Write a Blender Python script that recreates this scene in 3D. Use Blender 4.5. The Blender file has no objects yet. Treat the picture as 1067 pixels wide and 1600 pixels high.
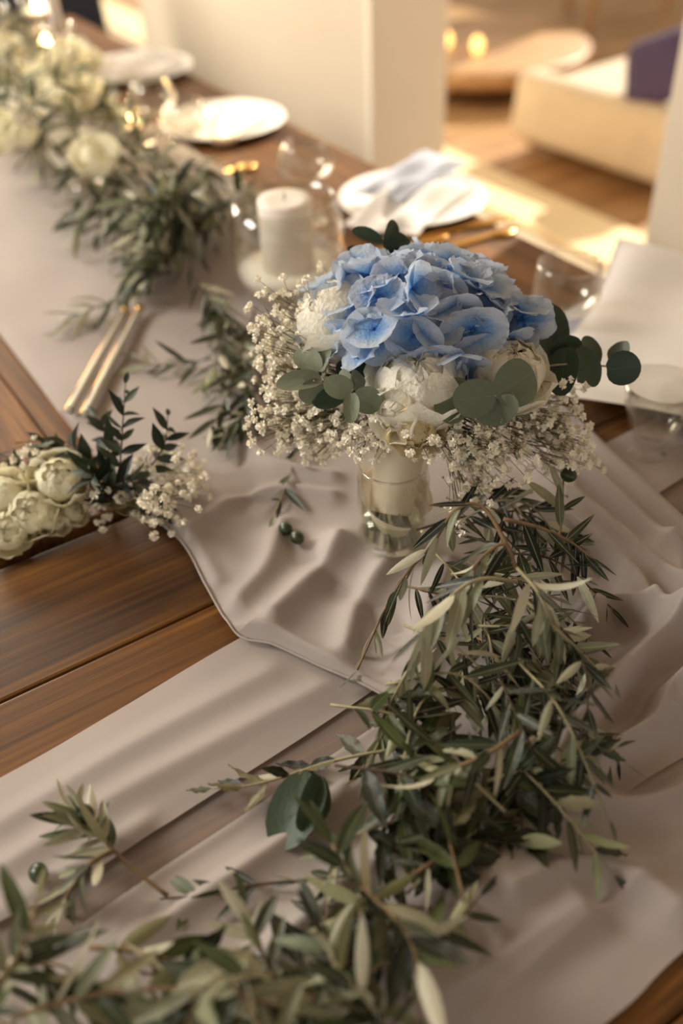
import bpy, bmesh, math, random
import numpy as np
from mathutils import Vector, Matrix, Quaternion, noise
random.seed(7)
S = bpy.context.scene
COL = S.collection
# ------------------------------------------------------------------ camera
F = 1498.0; CX, CY = 533.5, 800.0
_Y = Vector((-730 - CX, CY + 390, -F)).normalized()
_X = Vector((3600 - CX, CY + 570, -F)); _X = (_X - _X.dot(_Y) * _Y).normalized()
_Z = _X.cross(_Y)
R3 = Matrix((_X, _Y, _Z))
CAM = Vector((0, 0, 1.38)); TZ = 0.75
cam = bpy.data.cameras.new('camera'); co = bpy.data.objects.new('camera', cam); COL.objects.link(co)
co.matrix_world = Matrix.Translation(CAM) @ R3.to_4x4()
cam.sensor_fit = 'VERTICAL'; cam.sensor_height = 36; cam.sensor_width = 24; cam.lens = F / 1600 * 36
cam.clip_start = .02; cam.dof.use_dof = True; cam.dof.focus_distance = 0.805; cam.dof.aperture_fstop = 2.2
S.camera = co
# ------------------------------------------------------------------ world, sun, lamps, exposure
w = bpy.data.worlds.new('sky'); S.world = w; w.use_nodes = True
bg = w.node_tree.nodes['Background']; bg.inputs[0].default_value = (1.0, .95, .89, 1); bg.inputs[1].default_value = .74
sun = bpy.data.lights.new('sun', 'SUN'); sun.energy = 6.5; sun.color = (1, .90, .74); sun.angle = math.radians(1.2)
so = bpy.data.objects.new('sun', sun); COL.objects.link(so)
so.rotation_euler = Vector((.8, .27, .56)).to_track_quat('Z', 'Y').to_euler()
def area(name, loc, target, size, power, color):
    l = bpy.data.lights.new(name, 'AREA'); l.shape = 'SQUARE'; l.size = size; l.energy = power; l.color = color
    o = bpy.data.objects.new(name, l); COL.objects.link(o); o.location = loc
    o.rotation_euler = (Vector(loc) - Vector(target)).to_track_quat('Z', 'Y').to_euler()
area('added_key_lamp', (-1.15, 1.9, 2.3), (.45, .4, .8), 1.0, 66, (1, .97, .90))  # added soft key lamp for the bouquet; no window stands here
area('added_far_fill', (.1, 4.6, 2.1), (.6, 2.2, .8), 1.5, 95, (1, .91, .74))  # added fill lamp brightening the far table end and wall
vs = S.view_settings
S.display_settings.display_device = 'sRGB'
vs.view_transform = 'Standard'; vs.look = 'None'; vs.gamma = 1; vs.use_curve_mapping = False; vs.exposure = 0.28
S.cycles.max_bounces = 8; S.cycles.transparent_max_bounces = 24; S.cycles.sample_clamp_indirect = 6

# ------------------------------------------------------------------ placing helpers
def ray(px, py): return R3 @ Vector((px - CX, CY - py, -F))
def P(px, py, h=0.0):                       # the point of height h over the table top seen at a pixel
    d = ray(px, py); return CAM + d * ((TZ + h - CAM.z) / d.z)
def G(px, py):
    d = ray(px, py); return CAM + d * (-CAM.z / d.z)
def D(px, py, dep): return CAM + ray(px, py) / F * dep
def depth(p): return -(R3.transposed() @ (Vector(p) - CAM)).z
def proj(p):
    c = R3.transposed() @ (Vector(p) - CAM); return CX + F * c.x / -c.z, CY - F * c.y / -c.z
def height_at(b, py):                       # height over b at which the vertical reaches image row py
    lo, hi = 0.0, 1.2
    for _ in range(40):
        m = (lo + hi) / 2
        if proj((b[0], b[1], b[2] + m))[1] > py: lo = m
        else: hi = m
    return lo
def px_len(n, p): return n / F * depth(p)

# ------------------------------------------------------------------ materials
def lin(c):
    r = []
    for v in c:
        v /= 255.0; r.append(v / 12.92 if v <= .04045 else ((v + .055) / 1.055) ** 2.4)
    return (*r, 1)
def mat(name):
    m = bpy.data.materials.new(name); m.use_nodes = True; nt = m.node_tree; nt.nodes.clear()
    out = nt.nodes.new('ShaderNodeOutputMaterial'); return m, nt, out
def N(nt, t, **k):
    n = nt.nodes.new(t)
    for a, b in k.items(): setattr(n, a, b)
    return n
def ramp(nt, stops, fac):
    r = N(nt, 'ShaderNodeValToRGB'); e = r.color_ramp.elements
    e[0].position, e[0].color = stops[0]; e[1].position, e[1].color = stops[-1]
    for p, c in stops[1:-1]:
        x = e.new(p); x.color = c
    nt.links.new(fac, r.inputs[0]); return r
def noisy(nt, scale, detail=4, vec=None, dist=0):
    n = N(nt, 'ShaderNodeTexNoise'); n.inputs['Scale'].default_value = scale; n.inputs['Detail'].default_value = detail
    n.inputs['Distortion'].default_value = dist
    if vec is not None: nt.links.new(vec, n.inputs['Vector'])
    return n
def bump(nt, h, strength, dist=.001):
    b = N(nt, 'ShaderNodeBump'); b.inputs['Strength'].default_value = strength; b.inputs['Distance'].default_value = dist
    nt.links.new(h, b.inputs['Height']); return b
def simple(name, col, rough=.5, metal=0, var=.12, scale=30, bmp=.15, sss=0, spec=.5):
    m, nt, out = mat(name); p = N(nt, 'ShaderNodeBsdfPrincipled'); tc = N(nt, 'ShaderNodeTexCoord')
    n = noisy(nt, scale, 4, tc.outputs['Object']); c = lin(col)
    r = ramp(nt, [(.25, tuple(v * (1 - var) for v in c[:3]) + (1,)), (.75, tuple(min(1, v * (1 + var)) for v in c[:3]) + (1,))], n.outputs[0])
    nt.links.new(r.outputs[0], p.inputs['Base Color']); p.inputs['Roughness'].default_value = rough; p.inputs['Metallic'].default_value = metal
    p.inputs['Specular IOR Level'].default_value = spec
    if bmp: nt.links.new(bump(nt, n.outputs[0], bmp).outputs[0], p.inputs['Normal'])
    if sss: p.inputs['Subsurface Weight'].default_value = sss; p.inputs['Subsurface Scale'].default_value = .01
    nt.links.new(p.outputs[0], out.inputs[0]); return m
def wood(name, cols, axis=0, rough=.42, spec=.4):
    m, nt, out = mat(name); p = N(nt, 'ShaderNodeBsdfPrincipled'); tc = N(nt, 'ShaderNodeTexCoord'); oi = N(nt, 'ShaderNodeObjectInfo')
    add = N(nt, 'ShaderNodeVectorMath', operation='ADD'); mul = N(nt, 'ShaderNodeVectorMath', operation='SCALE')
    cx = N(nt, 'ShaderNodeCombineXYZ'); 
    for i in range(3): nt.links.new(oi.outputs['Random'], cx.inputs[i])
    nt.links.new(cx.outputs[0], mul.inputs[0]); mul.inputs['Scale'].default_value = 9.0
    nt.links.new(tc.outputs['Object'], add.inputs[0]); nt.links.new(mul.outputs[0], add.inputs[1])
    mp = N(nt, 'ShaderNodeMapping'); sc = [26, 26, 26]; sc[axis] = 1.8; mp.inputs['Scale'].default_value = sc
    nt.links.new(add.outputs[0], mp.inputs[0])
    a = noisy(nt, 1.0, 7, mp.outputs[0], 1.2)
    mp2 = N(nt, 'ShaderNodeMapping'); sc = [190, 190, 190]; sc[axis] = 5; mp2.inputs['Scale'].default_value = sc
    nt.links.new(add.outputs[0], mp2.inputs[0]); b = noisy(nt, 1.0, 3, mp2.outputs[0], .3)
    mx = N(nt, 'ShaderNodeMix', data_type='FLOAT'); mx.inputs[0].default_value = .35
    nt.links.new(a.outputs[0], mx.inputs[2]); nt.links.new(b.outputs[0], mx.inputs[3])
    c = [lin(q) for q in cols]
    r = ramp(nt, [(.34, c[0]), (.47, c[1]), (.56, c[2]), (.68, c[3])], mx.outputs[0])
    hs = N(nt, 'ShaderNodeHueSaturation'); mr = N(nt, 'ShaderNodeMapRange'); mr.inputs[3].default_value = .82; mr.inputs[4].default_value = 1.18
    nt.links.new(oi.outputs['Random'], mr.inputs[0]); nt.links.new(mr.outputs[0], hs.inputs['Value']); nt.links.new(r.outputs[0], hs.inputs['Color'])
    nt.links.new(hs.outputs[0], p.inputs['Base Color']); p.inputs['Roughness'].default_value = rough; p.inputs['Specular IOR Level'].default_value = spec
    nt.links.new(bump(nt, mx.outputs[0], .35, .0008).outputs[0], p.inputs['Normal'])
    nt.links.new(p.outputs[0], out.inputs[0]); return m
def cloth(name, col, alpha, sheen=.2, scale=900):
    m, nt, out = mat(name); tc = N(nt, 'ShaderNodeTexCoord')
    d = N(nt, 'ShaderNodeBsdfPrincipled'); d.inputs['Roughness'].default_value = .62; d.inputs['Specular IOR Level'].default_value = .25
    d.inputs['Sheen Weight'].default_value = sheen
    n = noisy(nt, 7, 3, tc.outputs['Object']); c = lin(col)
    r = ramp(nt, [(.3, tuple(v * .93 for v in c[:3]) + (1,)), (.7, tuple(v * 1.05 for v in c[:3]) + (1,))], n.outputs[0])
    nt.links.new(r.outputs[0], d.inputs['Base Color'])
    wv = N(nt, 'ShaderNodeTexWave'); wv.inputs['Scale'].default_value = scale / 3; nt.links.new(tc.outputs['Object'], wv.inputs[0])
    n2 = noisy(nt, scale, 2, tc.outputs['Object'])
    nt.links.new(bump(nt, n2.outputs[0], .12, .0006).outputs[0], d.inputs['Normal'])
    tl = N(nt, 'ShaderNodeBsdfTranslucent'); nt.links.new(r.outputs[0], tl.inputs[0])
    mx = N(nt, 'ShaderNodeMixShader'); mx.inputs[0].default_value = .22
    nt.links.new(d.outputs[0], mx.inputs[1]); nt.links.new(tl.outputs[0], mx.inputs[2])
    tr = N(nt, 'ShaderNodeBsdfTransparent'); m2 = N(nt, 'ShaderNodeMixShader'); m2.inputs[0].default_value = alpha
    nt.links.new(tr.outputs[0], m2.inputs[1]); nt.links.new(mx.outputs[0], m2.inputs[2])
    nt.links.new(m2.outputs[0], out.inputs[0]); return m
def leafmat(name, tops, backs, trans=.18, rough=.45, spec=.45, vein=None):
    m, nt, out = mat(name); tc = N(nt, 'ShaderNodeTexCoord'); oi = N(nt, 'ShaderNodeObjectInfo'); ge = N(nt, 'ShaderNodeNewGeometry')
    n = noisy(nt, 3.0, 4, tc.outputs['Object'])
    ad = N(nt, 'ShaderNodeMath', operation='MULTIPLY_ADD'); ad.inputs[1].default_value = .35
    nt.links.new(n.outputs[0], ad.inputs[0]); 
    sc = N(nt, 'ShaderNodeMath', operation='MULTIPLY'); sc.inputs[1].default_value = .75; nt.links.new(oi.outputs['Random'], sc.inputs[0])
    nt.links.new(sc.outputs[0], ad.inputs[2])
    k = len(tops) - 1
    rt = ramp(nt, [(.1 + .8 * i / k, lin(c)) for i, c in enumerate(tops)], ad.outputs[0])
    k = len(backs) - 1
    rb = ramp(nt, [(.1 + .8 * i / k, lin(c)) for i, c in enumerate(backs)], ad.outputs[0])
    # midrib: object x near 0
    sx = N(nt, 'ShaderNodeSeparateXYZ'); nt.links.new(tc.outputs['Object'], sx.inputs[0])
    ab = N(nt, 'ShaderNodeMath', operation='ABSOLUTE'); nt.links.new(sx.outputs[0], ab.inputs[0])
    lt = N(nt, 'ShaderNodeMath', operation='LESS_THAN'); lt.inputs[1].default_value = .006; nt.links.new(ab.outputs[0], lt.inputs[0])
    lm = N(nt, 'ShaderNodeMath', operation='MULTIPLY'); lm.inputs[1].default_value = .5; nt.links.new(lt.outputs[0], lm.inputs[0])
    mc = N(nt, 'ShaderNodeMix', data_type='RGBA'); nt.links.new(ge.outputs['Backfacing'], mc.inputs[0])
    nt.links.new(rt.outputs[0], mc.inputs[6]); nt.links.new(rb.outputs[0], mc.inputs[7])
    mv = N(nt, 'ShaderNodeMix', data_type='RGBA'); nt.links.new(lm.outputs[0], mv.inputs[0]); nt.links.new(mc.outputs[2], mv.inputs[6])
    mv.inputs[7].default_value = lin(vein or backs[-1])
    d = N(nt, 'ShaderNodeBsdfPrincipled'); nt.links.new(mv.outputs[2], d.inputs['Base Color']); d.inputs['Roughness'].default_value = rough
    d.inputs['Specular IOR Level'].default_value = spec
    n3 = noisy(nt, 14, 3, tc.outputs['Object']); nt.links.new(bump(nt, n3.outputs[0], .25, .002).outputs[0], d.inputs['Normal'])
    tl = N(nt, 'ShaderNodeBsdfTranslucent'); nt.links.new(mv.outputs[2], tl.inputs[0])
    mx = N(nt, 'ShaderNodeMixShader'); mx.inputs[0].default_value = trans
    nt.links.new(d.outputs[0], mx.inputs[1]); nt.links.new(tl.outputs[0], mx.inputs[2]); nt.links.new(mx.outputs[0], out.inputs[0]); return m
def petalmat(name, stops, rad, trans=.3, var=.06, rough=.6):       # colour runs from the flower's heart outwards
    m, nt, out = mat(name); tc = N(nt, 'ShaderNodeTexCoord'); oi = N(nt, 'ShaderNodeObjectInfo')
    ln = N(nt, 'ShaderNodeVectorMath', operation='LENGTH'); nt.links.new(tc.outputs['Object'], ln.inputs[0])
    n = noisy(nt, 9, 4, tc.outputs['Object'])
    a = N(nt, 'ShaderNodeMath', operation='MULTIPLY_ADD'); a.inputs[1].default_value = .5 ; nt.links.new(n.outputs[0], a.inputs[0])
    b = N(nt, 'ShaderNodeMath', operation='DIVIDE'); b.inputs[1].default_value = rad; nt.links.new(ln.outputs['Value'], b.inputs[0])
    c = N(nt, 'ShaderNodeMath', operation='SUBTRACT'); c.inputs[1].default_value = .25; nt.links.new(b.outputs[0], c.inputs[0])
    nt.links.new(c.outputs[0], a.inputs[2])
    r = ramp(nt, [(p, lin(q)) for p, q in stops], a.outputs[0])
    hs = N(nt, 'ShaderNodeHueSaturation'); mr = N(nt, 'ShaderNodeMapRange'); mr.inputs[3].default_value = 1 - var; mr.inputs[4].default_value = 1 + var
    nt.links.new(oi.outputs['Random'], mr.inputs[0]); nt.links.new(mr.outputs[0], hs.inputs['Value']); nt.links.new(mr.outputs[0], hs.inputs['Saturation'])
    nt.links.new(r.outputs[0], hs.inputs['Color'])
    d = N(nt, 'ShaderNodeBsdfPrincipled'); nt.links.new(hs.outputs[0], d.inputs['Base Color']); d.inputs['Roughness'].default_value = rough
    d.inputs['Specular IOR Level'].default_value = .25
    nt.links.new(bump(nt, n.outputs[0], .3, .05).outputs[0], d.inputs['Normal'])
    tl = N(nt, 'ShaderNodeBsdfTranslucent'); nt.links.new(hs.outputs[0], tl.inputs[0])
    mx = N(nt, 'ShaderNodeMixShader'); mx.inputs[0].default_value = trans
    nt.links.new(d.outputs[0], mx.inputs[1]); nt.links.new(tl.outputs[0], mx.inputs[2]); nt.links.new(mx.outputs[0], out.inputs[0]); return m
def thinglass(name, tint=(1, 1, 1), refl=1.0):
    m, nt, out = mat(name); lw = N(nt, 'ShaderNodeLayerWeight'); lw.inputs[0].default_value = .5; pw = N(nt, 'ShaderNodeMath', operation='POWER'); pw.inputs[1].default_value = 2.6
    nt.links.new(lw.outputs['Facing'], pw.inputs[0]); fr = N(nt, 'ShaderNodeMath', operation='MULTIPLY_ADD'); fr.inputs[1].default_value = .75; fr.inputs[2].default_value = .05
    nt.links.new(pw.outputs[0], fr.inputs[0])
    g = N(nt, 'ShaderNodeBsdfGlossy'); g.inputs['Roughness'].default_value = .03; g.inputs[0].default_value = (1, .98, .95, 1)
    t = N(nt, 'ShaderNodeBsdfTransparent'); t.inputs[0].default_value = (*tint, 1)
    ml = N(nt, 'ShaderNodeMath', operation='MULTIPLY'); ml.inputs[1].default_value = refl; ml.use_clamp = True
    nt.links.new(fr.outputs[0], ml.inputs[0])
    mx = N(nt, 'ShaderNodeMixShader'); nt.links.new(ml.outputs[0], mx.inputs[0]); nt.links.new(t.outputs[0], mx.inputs[1]); nt.links.new(g.outputs[0], mx.inputs[2])
    nt.links.new(mx.outputs[0], out.inputs[0]); return m
def emit(name, col, s):
    m, nt, out = mat(name); e = N(nt, 'ShaderNodeEmission'); e.inputs[0].default_value = lin(col); e.inputs[1].default_value = s
    nt.links.new(e.outputs[0], out.inputs[0]); return m

WOODX = wood('stained wood planks', [(50, 27, 8), (82, 49, 14), (106, 66, 21), (136, 91, 36)], 0)
WOODY = wood('stained wood planks lengthwise', [(60, 36, 17), (98, 62, 28), (124, 82, 40), (150, 104, 56)], 1, .6, .3)
WOODL = wood('honey outdoor timber', [(136, 98, 60), (164, 124, 80), (186, 146, 100), (206, 170, 124)], 0)
CHIFF = cloth('taupe chiffon', (190, 178, 172), .40)
CHIFF2 = cloth('taupe chiffon doubled', (189, 177, 170), .93)
LINEN = cloth('white linen', (235, 230, 224), 1.0, .2, 500)
LINENB = cloth('grey blue patterned linen', (186, 190, 204), 1.0, .2, 500)
CREAM = cloth('cream cover', (228, 212, 184), 1.0, .1, 200)
PURPLE = cloth('purple fabric', (92, 78, 112), 1.0, .2, 300)
NAVY = simple('navy fabric', (26, 30, 46), .8)
WALLM = simple('painted plaster', (214, 198, 176), .85, var=.03, scale=4, bmp=.08)
JAMBM = simple('plaster lightened by bounce', (240, 228, 208), .8, var=.03, scale=4, bmp=.08)  # wall plaster made whiter: terrace bounce light painted into the jamb
CONC = simple('pale concrete', (196, 178, 152), .85, var=.1, scale=6, bmp=.3)
KERB = simple('cream stone', (238, 216, 170), .8, var=.06, scale=9)
FLOORM = simple('dark stone floor', (60, 52, 44), .7, var=.15, scale=5)
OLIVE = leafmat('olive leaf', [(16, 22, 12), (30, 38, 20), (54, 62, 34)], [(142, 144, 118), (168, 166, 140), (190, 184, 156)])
OLIVEP = leafmat('pale olive leaf', [(62, 66, 42), (120, 122, 92), (164, 160, 130)], [(150, 150, 124), (184, 178, 152), (204, 198, 172)])
OLIVEG = leafmat('fresh green olive leaf', [(26, 38, 18), (46, 60, 30), (78, 90, 50)], [(118, 124, 86), (146, 146, 110), (160, 158, 122)])
DARKL = leafmat('dark crinkled leaf', [(18, 24, 14), (32, 38, 22), (52, 54, 32)], [(60, 62, 40), (98, 94, 64), (120, 112, 80)])
RUSC = leafmat('dark pinnate leaf', [(16, 24, 14), (28, 38, 22), (50, 62, 38)], [(40, 56, 40), (60, 74, 56), (74, 86, 66)], vein=(60, 74, 56))
EUCA = leafmat('eucalyptus leaf', [(96, 106, 86), (112, 120, 98), (128, 132, 110)], [(104, 112, 96), (122, 126, 108), (132, 134, 116)], .12, .55, .35, (140, 138, 112))
EUCD = leafmat('dark eucalyptus leaf', [(38, 54, 40), (52, 68, 52), (66, 80, 62)], [(58, 72, 56), (72, 84, 66), (86, 96, 76)], .1, .5, .4, (90, 100, 76))
BARK = simple('olive bark', (122, 98, 68), .8, var=.3, scale=120)
BARKP = simple('pale green stem', (150, 140, 106), .7, var=.2, scale=120)
BARKD = simple('dark twig', (70, 50, 34), .8, var=.3, scale=120)
HYD = petalmat('hydrangea petal', [(.06, (62, 112, 186)), (.22, (112, 160, 216)), (.5, (158, 192, 230)), (.8, (206, 216, 230))], 1.0, .4, .1)
PEO = petalmat('peony petal', [(.1, (222, 208, 164)), (.4, (244, 236, 212)), (.9, (252, 247, 232))], 1.0, .35, .04)
PEOY = petalmat('yellowing petal', [(.1, (196, 170, 110)), (.4, (222, 200, 146)), (.9, (236, 220, 176))], 1.0, .3, .04)
ROSE = petalmat('ivory rose petal', [(.1, (206, 204, 140)), (.4, (238, 232, 188)), (.9, (250, 244, 216))], 1.0, .3, .05)
GYP = simple('baby breath petal', (252, 244, 226), .7, var=.04, bmp=0, sss=0)
GYPB = simple('baby breath bud', (160, 140, 100), .7, bmp=0)
GYPS = simple('baby breath stem', (112, 104, 66), .7, var=.2, scale=200, bmp=0)
OLV = simple('green olive skin', (44, 58, 30), .3, var=.2)
RIB = cloth('ivory ribbon', (250, 236, 212), 1.0, .3, 400)
GLASS = thinglass('clear glass', (.96, .955, .93), 1.0)
JARG = thinglass('greenish jar glass', (.975, .98, .96), 1.15)
WATER = thinglass('vase water', (.80, .82, .70), 1.0)
PORC = simple('white porcelain', (238, 234, 228), .18, var=.02, bmp=0)
CHARG = simple('dark charger plate', (30, 27, 28), .35)
WAX = simple('white candle wax', (238, 230, 218), .5, var=.02, bmp=.05, sss=.4)
SAND = simple('white sand', (246, 242, 234), .9, var=.06, scale=300, bmp=.6)
GOLD = simple('gold cutlery', (236, 186, 110), .22, 1.0, .05, 20, 0)
SILV = simple('champagne cutlery', (226, 208, 176), .2, 1.0, .05, 20, 0)
IVORY = simple('pearl handle', (176, 168, 152), .25, var=.04, bmp=0)
WICK = simple('wick', (30, 24, 20), .9)
FLAME = emit('candle flame', (255, 214, 140), 55)
GLOW = emit('soft candle glow', (255, 196, 110), 5)
STEMG = simple('cut stems', (96, 104, 50), .6, var=.3, scale=60)

# ------------------------------------------------------------------ object helpers
def tag(o, label=None, cat=None, group=None, kind=None):
    if label: o['label'] = label
    if cat: o['category'] = cat
    if group: o['group'] = group
    if kind: o['kind'] = kind
    return o
def empty(name, loc, label, cat, group=None):
    o = bpy.data.objects.new(name, None); COL.objects.link(o); o.location = loc; o.empty_display_size = .02
    return tag(o, label, cat, group)
def link(name, me, parent=None, M=None):      # M is a world matrix
    o = bpy.data.objects.new(name, me); COL.objects.link(o)
    if M is None: M = Matrix.Identity(4)
    if parent is not None:
        o.parent = parent; o.matrix_parent_inverse = Matrix.Identity(4)
        o.matrix_basis = WM[parent.name].inverted() @ M
    else: o.matrix_basis = M
    WM[o.name] = M
    return o
WM = {}
_empty = empty
def empty(name, loc, label, cat, group=None, M=None):
    o = _empty(name, loc, label, cat, group); WM[o.name] = Matrix.Translation(Vector(loc)); return o
def mesh(name, v, f, m, smooth=True):
    me = bpy.data.meshes.new(name); me.from_pydata([tuple(x) for x in v], [], f)
    if isinstance(m, (list, tuple)):
        for q in m: me.materials.append(q)
    else: me.materials.append(m)
    if smooth: me.polygons.foreach_set('use_smooth', [True] * len(me.polygons))
    me.update(); return me
class MB:
    def __init__(s): s.v = []; s.f = []
    def add(s, v, f):
        k = len(s.v); s.v += [Vector(x) for x in v]; s.f += [tuple(i + k for i in q) for q in f]; return s
    def tube(s, pts, r0, r1=None, n=6):
        r1 = r0 if r1 is None else r1; V = []; Fc = []; m = len(pts); up = None
        for i, p in enumerate(pts):
            p = Vector(p); a = Vector(pts[max(0, i - 1)]); b = Vector(pts[min(m - 1, i + 1)]); t = (b - a)
            t = t.normalized() if t.length > 1e-9 else Vector((0, 0, 1))
            if up is None: up = t.orthogonal().normalized()
            up = (up - t * up.dot(t)); up = up.normalized() if up.length > 1e-6 else t.orthogonal().normalized()
            s2 = t.cross(up); r = r0 + (r1 - r0) * i / max(1, m - 1)
            for k in range(n):
                a2 = 2 * math.pi * k / n; V.append(p + up * math.cos(a2) * r + s2 * math.sin(a2) * r)
        for i in range(m - 1):
            for k in range(n): Fc.append((i * n + k, i * n + (k + 1) % n, (i + 1) * n + (k + 1) % n, (i + 1) * n + k))
        Fc.append(tuple(range(n - 1, -1, -1))); Fc.append(tuple((m - 1) * n + k for k in range(n)))
        return s.add(V, Fc)
    def ball(s, c, r, n=6, m=5, sz=1):
        V = []; Fc = []
        for i in range(m + 1):
            a = math.pi * i / m
            for k in range(n): b = 2 * math.pi * k / n; V.append(Vector(c) + Vector((math.sin(a) * math.cos(b), math.sin(a) * math.sin(b), math.cos(a) * sz)) * r)
        for i in range(m):
            for k in range(n): Fc.append((i * n + k, (i + 1) * n + k, (i + 1) * n + (k + 1) % n, i * n + (k + 1) % n))
        return s.add(V, Fc)
    def build(s, name, m, parent=None, M=None, smooth=True): return link(name, mesh(name, s.v, s.f, m, smooth), parent, M)
def lathe_mesh(name, prof, m, n=40):
    V = []; Fc = []; k = len(prof)
    for r, z in prof:
        for i in range(n): a = 2 * math.pi * i / n; V.append((r * math.cos(a), r * math.sin(a), z))
    for j in range(k - 1):
        for i in range(n): Fc.append((j * n + i, j * n + (i + 1) % n, (j + 1) * n + (i + 1) % n, (j + 1) * n + i))
    Fc.append(tuple(range(n - 1, -1, -1))); 
    if prof[-1][0] > 1e-4: Fc.append(tuple((k - 1) * n + i for i in range(n)))
    return mesh(name, V, Fc, m)
def box_mesh(name, sx, sy, sz, m, bev=.002, seg=2):
    bm = bmesh.new(); bmesh.ops.create_cube(bm, size=1)
    for v in bm.verts: v.co = Vector((v.co.x * sx, v.co.y * sy, v.co.z * sz))
    if bev: bmesh.ops.bevel(bm, geom=bm.edges[:], offset=bev, segments=seg, affect='EDGES', profile=.5)
    me = bpy.data.meshes.new(name); bm.to_mesh(me); bm.free(); me.materials.append(m); return me
def box(name, x0, x1, y0, y1, z0, z1, m, parent=None, bev=.002, kind=None):
    o = link(name, box_mesh(name, x1 - x0, y1 - y0, z1 - z0, m, bev), parent, Matrix.Translation(((x0 + x1) / 2, (y0 + y1) / 2, (z0 + z1) / 2)))
    if kind: o['kind'] = kind
    return o
def frame(origin, ydir, nrm, sx=1, sy=1, sz=1):
    y = Vector(ydir).normalized(); z = Vector(nrm); z = z - y * z.dot(y)
    z = z.normalized() if z.length > 1e-5 else y.orthogonal().normalized(); x = y.cross(z)
    M = Matrix(((x.x * sx, y.x * sy, z.x * sz, origin[0]), (x.y * sx, y.y * sy, z.y * sz, origin[1]), (x.z * sx, y.z * sy, z.z * sz, origin[2]), (0, 0, 0, 1)))
    return M
def crom(pts, n):
    p = [Vector(q) for q in pts]; p = [p[0] * 2 - p[1]] + p + [p[-1] * 2 - p[-2]]; out = []; m = len(p) - 3
    for i in range(n + 1):
        t = i / n * m; k = min(int(t), m - 1); u = t - k; a, b, c, d = p[k:k + 4]
        out.append(.5 * ((2 * b) + (c - a) * u + (2 * a - 5 * b + 4 * c - d) * u * u + (3 * b - a - 3 * c + d) * u ** 3))
    return out
rnd = random.uniform

# ------------------------------------------------------------------ the setting
box('floor', -4, 1.5, -4, 9, -.1, 0, FLOORM, kind='structure', bev=0)
box('floor_terrace', 1.5, 2.24, -4, 9, -.1, 0, CONC, kind='structure', bev=0)
box('floor_deck', 2.5, 12, -4, 12, -.12, -.02, WOODL, kind='structure', bev=0)
box('trim_1', 2.24, 2.5, -4, 9, -.1, .015, KERB, kind='structure', bev=.004)
box('wall_right', 1.5, 1.74, -3, 1.21, 0, 2.4, WALLM, kind='structure', bev=.004)
box('wall_back', 1.5, 1.74, 2.19, 3.66, 0, 2.4, WALLM, kind='structure', bev=.004)
box('trim_2', 1.495, 1.745, 2.165, 2.19, 0, 2.4, JAMBM, kind='structure', bev=.003)
box('shade_ceiling', -2.2, 3.15, -3.5, 3.9, 2.4, 2.5, WALLM, kind='structure', bev=0)  # unseen slab added to shade the foreground; its overhang trims the sun patch
box('wall_far', -4, 1.4, 6.4, 6.6, 0, 2.4, WALLM, kind='structure', bev=0)
box('wall_terrace', 6.2, 6.4, -4, 9, 0, 1.4, simple('grey render', (150, 140, 124), .9), kind='structure', bev=0)

# ------------------------------------------------------------------ tables
def plank_top(name, label, x0, x1, y0, y1, along, w_, m, corner=None):
    t = empty(name, ((x0 + x1) / 2, (y0 + y1) / 2, 0), label, 'table')
    a, b = (x0, x1) if along == 'y' else (y0, y1); k = max(1, round((b - a) / w_)); s = (b - a) / k
    for i in range(k):
        p, q = a + i * s + .0007, a + (i + 1) * s - .0007; z = TZ - (.0003 if i % 2 else 0)
        if along == 'y': box('plank', p, q, y0, y1, z - .032, z, m, t, .003)
        else: box('plank', x0, x1, p, q, z - .032, z, m, t, .003)
    dx = .07
    for x in (x0 + dx, x1 - dx):
        for y in (y0 + dx, y1 - dx): box('leg', x - .035, x + .035, y - .035, y + .035, 0, TZ - .11, m, t, .004)
    box('apron', x0 + .06, x1 - .06, y0 + .05, y0 + .075, TZ - .11, TZ - .033, m, t); box('apron', x0 + .06, x1 - .06, y1 - .075, y1 - .05, TZ - .11, TZ - .033, m, t)
    box('apron', x0 + .05, x0 + .075, y0 + .076, y1 - .076, TZ - .11, TZ - .033, m, t); box('apron', x1 - .075, x1 - .05, y0 + .076, y1 - .076, TZ - .11, TZ - .033, m, t)
    return t
plank_top('dining_table', 'long stained wooden table running to the far wall, greenery down its middle', 0.0, 1.0, .787, 2.95, 'y', .2, WOODY)
plank_top('dining_table', 'dark stained plank table set crosswise nearest the camera', -.75, 1.46, -.052, .768, 'x', .164, WOODX)

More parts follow.
